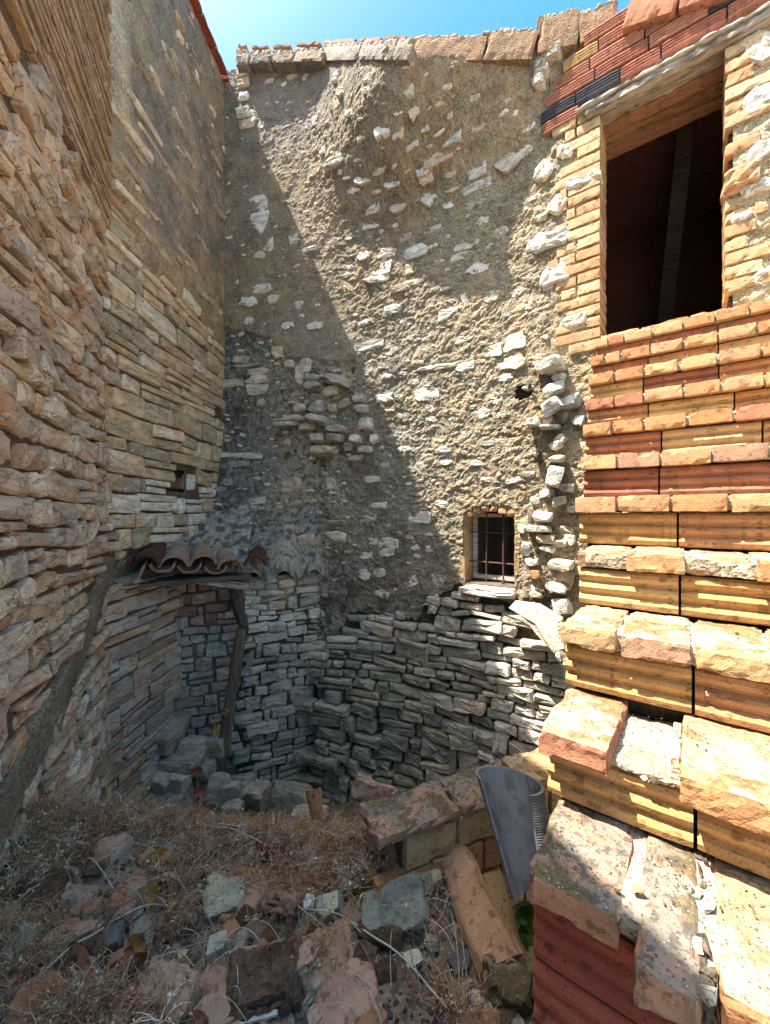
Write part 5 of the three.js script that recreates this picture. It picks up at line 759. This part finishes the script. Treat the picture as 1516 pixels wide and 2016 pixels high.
// ---------------------------------------------------------------- loose rubble: every piece by itself
{
  seed(1810);
  const crustDark2 = brickMap;
  const put = (geo, mat, px, py, sink, label, cat, name, group, D = null, rot = null) => { const h = D ? { p: at(px, py, D), D } : onMound(px, py); const e = rot ?? [rr(-0.3, 0.3), rr(0, 6.3), rr(-0.3, 0.3)]; return single(name, geo, mat, h.p.clone().add(V(0, sink, 0)), new THREE.Quaternion().setFromEuler(new THREE.Euler(...e)), label, cat, group); };
  const dOf = (px, py) => onMound(px, py).D;
  // [px, py of the foot, width px, height px, depth factor, kind, material, label, yaw, pitch]
  const old = std([0.55, 0.40, 0.33], crustDark, crustBump, 0.005), oldGrey = std([0.9, 0.85, 0.8], crustDark, crustBump, 0.005), red = std([0.44, 0.27, 0.20], crustDark2, crustBump, 0.006), mossy = std([0.55, 0.50, 0.36], SM[1], crustBump, 0.006);
  const list = [
    [522, 1960, 165, 95, 0.75, 'brick', old, 'big dark brick with a white lime line, in the middle of the near rubble', 0.15, 0.25],
    [585, 1935, 60, 100, 0.9, 'brick', red, 'reddish brick end leaning against the big dark brick', 0.5, 0.15],
    [645, 1895, 120, 36, 0.9, 'brick', BRICK.old[2], 'flat broken orange-red brick just behind the big dark brick', 0.3, 0.5],
    [690, 1990, 140, 70, 0.9, 'rock', red, 'large rounded reddish brick lump at the front edge beside the dark gravel', 0.4, 0.3],
    [330, 1985, 125, 100, 0.7, 'brick', red, 'pinkish brick standing on its side under the withered yellow leaves', -0.2, 0.35],
    [412, 1970, 60, 40, 0.9, 'rock', old, 'small brown stone wedged left of the big dark brick', 0.2, 0.2],
    [428, 2005, 90, 50, 0.9, 'rock', red, 'red-brown brick chunk at the very front below the big dark brick', 0.6, 0.2],
    [560, 1790, 80, 110, 0.35, 'brick', BRICK.old[1], 'brown brick slab lying on its face behind the small white block', -0.15, 1.0],
    [607, 1785, 28, 30, 1, 'rock', PAL.pale[4], 'little white-grey mortar block between two brown stones', 0.2, 0.2],
    [650, 1800, 62, 74, 0.8, 'rock', mossy, 'yellowish grey stone with a slanting end beside the little white block', 0.3, 0.6],
    [775, 1800, 150, 105, 0.32, 'slab', std([0.30, 0.30, 0.25], SM[1], crustBump, 0.006), 'wide dark green-grey slab tilted on the gravel near the fallen roof tile', 0.25, 0.75],
    [748, 1850, 105, 60, 0.5, 'rock', old, 'brown-grey stone propping the front of the wide dark slab', -0.3, 0.5],
    [715, 1745, 50, 40, 0.7, 'rock', old, 'brown stone behind the wide dark slab', 0.4, 0.3],
    [440, 1778, 92, 56, 0.8, 'rock', std([0.46, 0.44, 0.33], SM[1], crustBump, 0.012), 'pale lump crusted with moss among the dry weeds', 0.4, 0.3],
    [425, 1740, 44, 26, 0.8, 'rock', PAL.green[1], 'small greenish stone on top of the mossy lump', 0.4, 0.3],
    [1000, 1960, 110, 86, 0.7, 'brick', oldGrey, 'blackened square block beside the foot of the stepped brickwork', -0.15, 0.3],
    [1085, 2010, 70, 50, 0.8, 'rock', old, 'dark stone at the front below the blackened square block', 0.2, 0.2],
    [990, 2010, 90, 26, 0.8, 'brick', mossy, 'flat mossy brick at the front edge under the blackened block', 0.1, 0.3],
    [110, 2012, 110, 46, 0.8, 'rock', std([0.52, 0.36, 0.30], brickMap, crustBump, 0.006), 'pink brick lump at the near left corner of the rubble', 0.2, 0.2],
    [140, 1925, 70, 80, 0.6, 'slab', old, 'brown slab standing on edge under the long bleached stalk', 0.9, 0.9],
    [215, 1860, 60, 46, 0.8, 'rock', std([0.16, 0.165, 0.165], SM[1], crustBump, 0.005), 'bluish dark stone below the crossing of two pale stalks', 0.3, 0.3],
    [170, 1840, 46, 40, 0.7, 'rock', std([0.48, 0.28, 0.23], brickMap, crustBump, 0.006), 'rosy stone left of the bluish dark stone', 0.3, 0.3],
    [335, 1812, 60, 36, 0.8, 'rock', red, 'dull red stone in the weeds behind the yellow leaf', 0.3, 0.3],
    [430, 1870, 50, 44, 0.8, 'rock', PAL.green[1], 'greenish stone in the shadow behind the pinkish brick', 0.3, 0.3],
    [90, 1780, 90, 60, 0.9, 'rock', old, 'brown stone buried in weeds below the tan wall', 0.3, 0.3],
    [240, 1930, 60, 60, 0.8, 'rock', old, 'dark brown stone between the pinkish brick and the brown slab on edge', 0.3, 0.3],
    [812, 1895, 44, 34, 0.5, 'slab', PAL.grey[3], 'small pale blue-grey shard on the dark gravel', 0.3, 0.5],
    [868, 1990, 60, 40, 0.8, 'rock', old, 'dark stone at the front on the gravel right of the reddish lump', 0.3, 0.5],
    [905, 1905, 50, 50, 0.8, 'rock', std([0.15, 0.14, 0.14], SM[1], crustBump, 0.006), 'dark stone among dry stems by the foot of the long roof tile', 0.3, 0.5],
    [845, 1740, 60, 34, 0.5, 'slab', mossy, 'mossy flat stone edge next to the top of the long roof tile', 0.5, 0.5],
    [795, 1715, 50, 30, 0.5, 'rock', mossy, 'pale mossy stone behind the wide dark slab', 0.5, 0.4],
  ];
  for (const [px, py, w, h, df, kind, mat, label, yaw, pitch] of list) {
    const D = dOf(px, Math.min(2060, py)), W = 0.84 * w * D / F, H = 0.84 * h * D / F, dp = Math.max(0.03, W * df);
    const geo = kind === 'brick' ? roughBox(W, Math.min(H, 0.085), dp, { r: 0.007, amp: 0.007, chip: 0.034, n: [22, 10, 18] }) : kind === 'slab' ? block(W, Math.max(0.03, H * 0.4), H * 0.9, { n: 8, cut: 9, amp: 0.05 }) : block(W, H * 0.9, dp, { n: 8, amp: 0.06 });
    const piece = put(geo, mat, px, Math.min(2060, py), H * 0.20, label, kind === 'brick' ? 'brick' : 'stone', kind === 'brick' ? 'loose_brick' : kind === 'slab' ? 'stone_slab' : 'loose_stone', null, null, [pitch, yaw, rr(-0.2, 0.2)]);
    if (label.startsWith('big dark')) { const m = shade(new THREE.Mesh(roughBox(W * 0.72, 0.012, 0.010, { r: 0.003, amp: 0.003, chip: 0.008, n: [16, 2, 2] }), PAL.pale[0])); m.name = 'lime_line'; m.position.set(-W * 0.10, Math.min(H, 0.085) * 0.30, dp / 2 + 0.001); piece.add(m); }
  }
  // heap at the foot of the recess
  const heap = [
    [326, 1578, 2.26, 88, 50, 'dark blue-grey slab leaning flat at the front of the heap in the recess', PAL.grey[5], 0.35], [312, 1447, 2.42, 80, 52, 'pale block with a sharp front edge on top of the heap in the recess', PAL.rosy[3], 0.8], [365, 1502, 2.38, 74, 52, 'grey slab tilted in the middle of the heap in the recess', PAL.grey[2], 0.4],
    [276, 1505, 2.33, 52, 50, 'upright tan stone on the left of the heap in the recess', PAL.tan[2], 0.8], [226, 1545, 2.12, 42, 46, 'tan stone at the foot of the tan wall corner beside the heap', PAL.tan[1], 0.8], [315, 1540, 2.28, 42, 36, 'small bluish block just above the dark blue-grey slab', PAL.grey[0], 0.8], [352, 1538, 2.28, 38, 30, 'small squarish grey stone right of the bluish block', PAL.grey[3], 0.8],
    [378, 1472, 2.44, 44, 38, 'square bluish stone under the leaning post, high in the heap', PAL.grey[1], 0.8], [428, 1556, 2.36, 40, 56, 'tall grey stone standing at the foot of the timber post', PAL.grey[0], 0.7], [456, 1562, 2.36, 34, 44, 'grey stone right of the foot of the timber post', PAL.grey[3], 0.7], [500, 1566, 2.44, 62, 44, 'grey stone fallen at the base of the short stone wall', PAL.grey[4], 0.7],
    [575, 1580, 2.5, 70, 60, 'large dull green-grey stone at the base of the short stone wall', PAL.green[1], 0.7], [458, 1592, 2.28, 36, 26, 'little bluish stone half buried in front of the timber post', PAL.grey[1], 0.7], [268, 1530, 2.25, 60, 24, 'flat tan stone under the upright one in the heap', PAL.tan[3], 0.4], [400, 1515, 2.4, 40, 36, 'dark stone in the shade behind the red sprig', PAL.grey[5], 0.8], [262, 1470, 2.36, 40, 40, 'tan stone against the left side of the recess, above the upright one', PAL.tan[5], 0.8],
    [265, 1592, 2.15, 40, 50, 'reddish broken brick at the left foot of the heap', BRICK.old[0], 0.5], [420, 1470, 2.5, 50, 40, 'shaded grey stone beside the lower part of the timber post', PAL.grey[2], 0.8], [340, 1420, 2.5, 60, 30, 'flat rosy stone at the back of the heap under the recess wall', PAL.rosy[0], 0.5], [608, 1606, 2.1, 64, 26, 'long pale grey slab lying at the far rim of the weeds', PAL.grey[3], 0.5],
  ];
  for (const [px, py, D, w, h, label, mat, fl] of heap) { const W = w * D / F, H = h * D / F; put(block(W * 1.1, H * (fl < 0.5 ? 0.8 : 1.05), W * (fl < 0.5 ? 0.9 : 0.7), { n: 5, cut: 8, amp: 0.035, box: 1 }), mat, px, py, 0, label, 'stone', 'loose_stone', null, D, [rr(-0.25, 0.35), rr(-0.4, 0.4), rr(-0.2, 0.2)]); }
  for (let i = 0; i < 60; i++) { const px = rr(220, 520), py = rr(1470, 1610), q = onMound(px, py), z = rr(0.03, 0.075); if (q.D < 1.8) continue; single('loose_stone', rock(z, z * 0.7, z * 0.9, 15, 0.75), pick(PAL.grey.concat(PAL.rosy.slice(0, 2))), q.p.add(V(0, rr(-0.01, 0.03), 0)), new THREE.Quaternion().setFromEuler(new THREE.Euler(rr(-1, 1), rr(0, 6), rr(-1, 1))), 'small grey stone packed in the heap at the foot of the recess', 'stone', 'small stones of the heap in the recess'); }
  // terracotta shards beyond the weeds
  const shard = (g, m, p, e, label, cat, n = 'terracotta_shard') => single(n, g, m, p, new THREE.Quaternion().setFromEuler(new THREE.Euler(...e)), label, cat);
  shard(roughBox(0.155, 0.07, 0.03, { r: 0.005, amp: 0.004, chip: 0.014, n: [10, 5, 2] }), red, at(738, 1560, 1.40), [-0.25, 0.1, -0.38], 'flat red brick slab leaning on its edge before the curved stone base', 'brick', 'loose_brick');
  shard(shell(0.17, 0.05, 0.03, 0.012, 0.6, 2.4, 8, 5), tileM[2], at(216, 1588, 1.92), [1.35, 0.4, 0.1], 'pointed brown tile shard standing against the corner of the tan wall', 'tile shard');
  shard(shell(0.12, 0.05, 0.035, 0.012, 0.6, 2.4, 8, 5), BRICK.cream[3], at(620, 1550, 1.9), [1.2, 0.2, 0.15], 'upright tan tile shard at the far rim of the weeds', 'tile shard');
  // many lesser bits that lie half hidden in the weeds
  for (let i = 0; i < 380; i++) { const px = rr(20, 1000), py = rr(1640, 2040), q = onMound(px, py), z = rnd() < 0.3 ? rr(0.04, 0.08) : rr(0.012, 0.045); if (q.D > 2.1 || q.p.x > EDGE(q.D) - 0.05 || (px > 730 && px < 960 && py > 1830 && rnd() < 0.75)) continue; const c = rnd(), kind = c < 0.66 ? ['loose_stone', pick([old, old, mossy, PAL.rosy[1], PAL.green[2], oldGrey]), 'small stone lying among the weeds and stalks of the near rubble', 'stone', 'small stones in the near rubble'] : ['brick_fragment', pick([red, BRICK.old[0], BRICK.old[1]]), 'small red brick fragment lying among the weeds of the near rubble', 'brick fragment', 'red brick fragments in the near rubble']; single(kind[0], block(z, z * 0.6, z * 0.85, { n: 4, amp: 0.06 }), kind[1], q.p, new THREE.Quaternion().setFromEuler(new THREE.Euler(rr(-0.6, 0.6), rr(0, 6), rr(-0.6, 0.6))), kind[2], kind[3], kind[4]); }
  // dark grit between the stones
  const gg = rock(0.014, 0.010, 0.012, 9, 0.4), gm = std([1, 1, 1], SM[1], null, 0), inst = new THREE.InstancedMesh(gg, gm, 5200), mt = new THREE.Matrix4(), col = new THREE.Color(); let k = 0; inst.name = 'gravel'; inst.userData.kind = 'stuff'; shade(inst);
  while (k < 5200) { const D = rr(0.55, 2.5), X = rr(-0.95, 0.95) * D; if (X < -1.3 || X > EDGE(D) - 0.01) { continue; } const blk = smooth(-0.1, 0.15, fbm(X * 5, D * 5, 8, 3) + (X > -0.1 && D < 1.05 ? 0.25 : 0)); const s = rr(0.3, 1.3) * (rnd() < 0.05 ? 1.8 : 1); mt.compose(V(X, moundY(X, D) + 0.002, -D), new THREE.Quaternion().setFromEuler(new THREE.Euler(rr(0, 6), rr(0, 6), rr(0, 6))), V(s, s, s)); inst.setMatrixAt(k, mt); const v = rr(0.5, 1.3); inst.setColorAt(k, blk > 0.5 ? col.setRGB(0.05 * v, 0.05 * v, 0.065 * v) : rnd() < 0.1 ? col.setRGB(0.5 * v, 0.46 * v, 0.4 * v) : col.setRGB(0.17 * v, 0.12 * v, 0.09 * v)); k++; }
  scene.add(tag(inst, 'dark grit and crumbs filling the gaps between the rubble stones', 'grit'));
}

// ---------------------------------------------------------------- dry weeds, stalks and leaves
{
  seed(1911);
  const tuft = () => { const P = [], I = []; for (let b = 0; b < 7; b++) { const a = rr(0, 6.28), l = rr(0.03, 0.075), lean = rr(0.2, 1.1), curl = rr(-1.2, 1.2); let p = V(rr(-0.01, 0.01), 0, rr(-0.01, 0.01)); for (let j = 0; j < 4; j++) { const t = lean + 0.28 * j + 0.25 * curl, d = V(Math.cos(a + curl * j * 0.35) * Math.sin(t), Math.cos(t), Math.sin(a + curl * j * 0.35) * Math.sin(t)), q = p.clone().addScaledVector(d, l / 4), w = 0.0011 * (1 - j * 0.2), s = V(-d.z, 0, d.x).normalize().multiplyScalar(w), u = V(0, w, 0), k = P.length / 3; for (const [o, f] of [[p, 1], [q, 0.8]]) { P.push(...o.clone().addScaledVector(s, f).toArray(), ...o.clone().addScaledVector(s, -f).toArray(), ...o.clone().addScaledVector(u, f * 1.6).toArray()); } for (let e = 0; e < 3; e++) { const g = (e + 1) % 3; I.push(k + e, k + g, k + 3 + g, k + e, k + 3 + g, k + 3 + e); } if (j > 0 && rnd() < 0.6) { const m = P.length / 3, z = rr(0.003, 0.007), n = V(rr(-1, 1), rr(-0.3, 1), rr(-1, 1)).normalize().multiplyScalar(z), o = V(rr(-1, 1), rr(-1, 1), rr(-1, 1)).normalize().multiplyScalar(z * 0.5); P.push(...q.toArray(), ...q.clone().add(n).add(o).toArray(), ...q.clone().add(n).sub(o).toArray()); I.push(m, m + 1, m + 2); } p = q; } } const g = new THREE.BufferGeometry(); g.setAttribute('position', new THREE.Float32BufferAttribute(P, 3)); g.setIndex(I); g.computeVertexNormals(); return g; };
  const wm = new THREE.MeshStandardMaterial({ color: 0xffffff, roughness: 0.95, side: THREE.DoubleSide }), mt = new THREE.Matrix4(), col = new THREE.Color();
  const N = 5800, per = N / 4, density = (X, D) => clamp(0.9 * smooth(-0.22, 0.12, 2.2 * fbm(X * 5, D * 5, 3, 4) + 0.10 * smooth(0.95, 1.12, D) - 0.75 * smooth(1.08, 0.92, D) + 0.45 * smooth(-0.15, -0.6, X) * smooth(1.04, 0.90, D) + 0.12 * smooth(-0.1, -0.6, X)) + 0.8 * Math.exp(-(Math.pow((X - 0.0) / 0.18, 2) + Math.pow((D - 1.14) / 0.12, 2))));
  for (let v = 0; v < 4; v++) { const inst = new THREE.InstancedMesh(tuft(), wm, per); inst.name = numbered('dry_weeds'); inst.userData.kind = 'stuff'; shade(inst); let k = 0; while (k < per) { const D = 0.62 + 1.83 * Math.pow(rnd(), 1.25), X = rr(-0.95, 0.5) * D; if (X < -1.28 || X > EDGE(D) - 0.01 || rnd() > density(X, D)) continue; const s = rr(0.5, 1.15); mt.compose(V(X, moundY(X, D) + rr(-0.004, 0.018) + (D < 1.02 ? rr(0, 0.03) : 0), -D), new THREE.Quaternion().setFromEuler(new THREE.Euler(rr(-0.8, 0.8), rr(0, 6.28), rr(-0.8, 0.8))), V(s, s, s)); inst.setMatrixAt(k, mt); const c = rnd(), br = rr(0.6, 1.3); inst.setColorAt(k, c < 0.58 ? col.setRGB(0.44 * br, 0.225 * br, 0.12 * br) : c < 0.86 ? col.setRGB(0.54 * br, 0.40 * br, 0.25 * br) : col.setRGB(0.58 * br, 0.54 * br, 0.47 * br)); k++; } scene.add(tag(inst, ['tangled brown dry weeds matted over the rubble mound', 'curled russet weed stems spread over the rubble mound', 'brittle brown weed sprays scattered across the rubble mound', 'fine dead weeds covering the earth of the rubble mound'][v], 'dry weeds')); }
  // single stalks: [x0, y0, x1, y1, sag px, radius, colour, label]
  const straw = std([0.66, 0.52, 0.26], woodMap, null, 0), bleach = std([0.62, 0.60, 0.55], woodMap, null, 0), dull = std([0.36, 0.29, 0.22], woodMap, null, 0), G = 'thin bleached stalks strewn over the near rubble', GL = 'thin bleached stalk strewn across the stones of the near rubble';
  const stalks = [[396, 1642, 545, 1692, -2, 0.0017, straw, 'yellow straw lying straight across the weeds before the short stone wall'], [24, 1990, 215, 1835, 8, 0.0019, bleach, 'long pale branched stalk in the near left rubble'], [215, 1835, 350, 1800, 6, 0.0016, bleach, 'pale stalk running from the long branched one towards the yellow leaf'], [590, 1800, 720, 1860, 6, 0.0014, bleach, 'pale stem crossing behind the broken orange-red brick'], [690, 1825, 880, 2005, 14, 0.0020, bleach, 'longest pale stem, slanting down to the front edge over the dark gravel'], [262, 1895, 230, 1990, 6, 0.0045, std([0.36, 0.22, 0.12], woodMap, woodBump, 0.001), 'stout brown dead stem under the withered yellow leaves'], [702, 1812, 725, 1778, 0, 0.0026, straw, 'short yellow straw standing beside the wide dark slab'], [835, 1695, 888, 1612, 2, 0.0016, straw, 'fine straw leaning over the top of the long roof tile'],
    [440, 1730, 640, 1840, 14], [512, 1690, 590, 1740, -6], [560, 1740, 590, 1830, 6], [450, 1970, 480, 2005, 3], [458, 1900, 470, 1990, 4], [0, 2010, 40, 1950, 2], [700, 1860, 745, 1990, 10], [820, 1790, 850, 1890, -12], [790, 1790, 850, 1770, 24], [640, 1900, 560, 1990, 8], [960, 1830, 975, 1960, 6], [905, 1800, 925, 1985, -8], [880, 1780, 905, 1960, 6], [930, 1760, 960, 1870, 4], [60, 1860, 30, 2000, 4], [160, 1740, 250, 1690, 4], [470, 1640, 400, 1660, 2], [480, 1870, 300, 1905, 8], [300, 1840, 270, 1960, 14], [745, 1700, 752, 1665, 0], [210, 1980, 218, 1910, 0], [440, 1900, 500, 1880, 3], [780, 1830, 770, 1960, -8], [890, 1990, 870, 1900, 4], [100, 1700, 180, 1790, 5], [230, 1800, 330, 1735, 6], [350, 1770, 420, 1840, 4]];
  for (let i = 0; i < 70; i++) { const x = rr(20, 960), y = rr(1650, 2000), a = rr(-0.9, 0.9) + (rnd() < 0.3 ? 1.4 : 0), l = rr(40, 130); stalks.push([x, y, x + Math.cos(a) * l, y + Math.sin(a) * l, rr(-14, 14)]); }
  for (const [x0, y0, x1, y1, sag, r = rr(0.0006, 0.0012), m = pick([bleach, bleach, straw, dull]), label] of stalks) { const pts = []; for (let i = 0; i <= 5; i++) { const f = i / 5, x = lerp(x0, x1, f) + sag * Math.sin(f * Math.PI) * 0.7, y = lerp(y0, y1, f) + sag * Math.sin(f * Math.PI), q = onMound(x, y).p; pts.push(q.add(V(0, 0.012 + 0.028 * Math.sin(f * Math.PI) + rr(0, 0.008), 0))); } const g = new THREE.TubeGeometry(new THREE.CatmullRomCurve3(pts), 26, r, 6); single('dry_stalk', g, m, null, null, label ?? GL, 'stalk', label ? null : G); }
  // withered leaves
  const leaf = (w, h, curl) => { const g = new THREE.PlaneGeometry(w, h, 8, 10), p = g.attributes.position; for (let i = 0; i < p.count; i++) { const v = p.getY(i) / h + 0.5, x = p.getX(i) * Math.pow(Math.sin(Math.PI * clamp(v * 0.92 + 0.04)), 0.7); p.setXYZ(i, x, p.getY(i), curl * (x * x * 14 + 0.5 * h * Math.pow(v - 0.4, 2) * 2) + 0.004 * ns(x * 60, v * 5, curl * 9)); } g.computeVertexNormals(); return g; };
  const lm = (c) => new THREE.MeshPhysicalMaterial({ color: new THREE.Color().setRGB(...c), roughness: 0.8, side: THREE.DoubleSide, transmission: 0.25, thickness: 0 });
  const ochre = lm([0.62, 0.36, 0.06]), rusty = lm([0.46, 0.20, 0.07]), redM = lm([0.50, 0.15, 0.09]), greenM = lm([0.10, 0.22, 0.03]);
  const lf = (px, py, w, h, m, label, e, lift = 0.02) => { const q = onMound(px, py + 8); single('withered_leaf', leaf(w * q.D / F, h * q.D / F, 1.6), m, q.p.add(V(0, lift, 0)), new THREE.Quaternion().setFromEuler(new THREE.Euler(...e)), label, 'leaf'); };
  lf(316, 1688, 30, 26, ochre, 'yellow leaf highest up the weeds, below the rubble heap', [-0.5, 0.3, 0.4]); lf(300, 1772, 24, 46, ochre, 'upright yellow withered leaf in the middle of the weeds', [-0.2, 0.4, -0.2], 0.035); lf(274, 1862, 26, 34, ochre, 'crumpled yellow leaf on top of the stout brown stem', [-0.3, -0.4, 0.6]); lf(280, 1890, 26, 50, rusty, 'long rust-brown leaf hanging from the stout brown stem', [-0.2, 0.2, -0.3]); lf(242, 1648, 14, 12, ochre, 'tiny yellow leaf at the foot of the tan wall', [-0.5, 0.3, 0.4]); lf(255, 1995, 36, 30, rusty, 'orange-brown leaf at the foot of the stout brown stem', [-0.6, 0.3, 0.2]);
  { const base = at(380, 1600, 2.12), root = thing('withered_sprig', 'thin withered sprig with curled red leaves before the timber post', 'plant', base); const pts = [at(378, 1612, 2.12), at(384, 1570, 2.12), at(388, 1530, 2.13), at(386, 1500, 2.14)].map((q) => q.sub(base)); part(root, 'stem', new THREE.TubeGeometry(new THREE.CatmullRomCurve3(pts), 16, 0.003, 6), dull, base.clone()); for (const [x, y, w, h, e] of [[388, 1512, 16, 26, [0.1, 0.3, 0.5]], [382, 1508, 12, 20, [0.2, -0.4, -0.5]], [392, 1556, 18, 22, [-0.4, 0.5, 1.0]], [381, 1588, 16, 24, [0.3, 0.2, -0.6]], [396, 1592, 20, 14, [-0.6, 0.1, 0.2]], [375, 1580, 10, 18, [0.1, 0.6, 0.3]]]) part(root, 'leaf', leaf(w * 2.12 / F, h * 2.12 / F, 2), redM, at(x, y, 2.11), new THREE.Quaternion().setFromEuler(new THREE.Euler(...e))); }
  { const base = at(420, 1470, 2.42), root = thing('withered_sprig', 'two dry yellow leaves caught on the side of the timber post', 'plant', base); for (const [x, y, w, h, e] of [[425, 1428, 9, 34, [0, 0.3, -0.2]], [420, 1470, 26, 10, [0.4, 0.2, 0.1]]]) part(root, 'leaf', leaf(w * 2.42 / F, h * 2.42 / F, 1.5), ochre, at(x, y, 2.42), new THREE.Quaternion().setFromEuler(new THREE.Euler(...e))); }
  { const base = at(1015, 1860, 1.16), root = thing('green_plant', 'bright green leafy plant growing in the pit below the split pipe', 'plant', base); for (let i = 0; i < 11; i++) { const x = rr(992, 1046), y = rr(1775, 1860); part(root, 'leaf', leaf(rr(0.03, 0.05), rr(0.05, 0.08), 1.2), greenM, at(x, y, rr(1.1, 1.2)), new THREE.Quaternion().setFromEuler(new THREE.Euler(rr(-0.9, 0.3), rr(-0.7, 0.7), rr(-1.5, 1.5)))); } for (let i = 0; i < 3; i++) part(root, 'stem', new THREE.TubeGeometry(new THREE.CatmullRomCurve3([V(0.01 * i, -0.25, 0), V(0.02 - 0.02 * i, -0.08, 0.01), V(-0.03 + 0.04 * i, 0.05, 0)]), 8, 0.003, 5), greenM, base.clone()); }
}
// stones at the bottom of the pit, coloured pale for the sunlit patch there
{ seed(2012); for (let i = 0; i < 10; i++) { const px = 985 + 44 * (i / 10) + rr(-8, 8), py = 1700 + 60 * (i / 10) + rr(-12, 12); single('loose_stone', rock(rr(0.06, 0.11), rr(0.03, 0.05), rr(0.06, 0.1), 16, 0.8), pick(PAL.pale), at(px, py, rr(1.30, 1.4)), null, 'stone at the bottom of the pit behind the split pipe, coloured pale for sunlight', 'stone', 'pale stones in the pit'); } }
renderer.render(scene, camera);
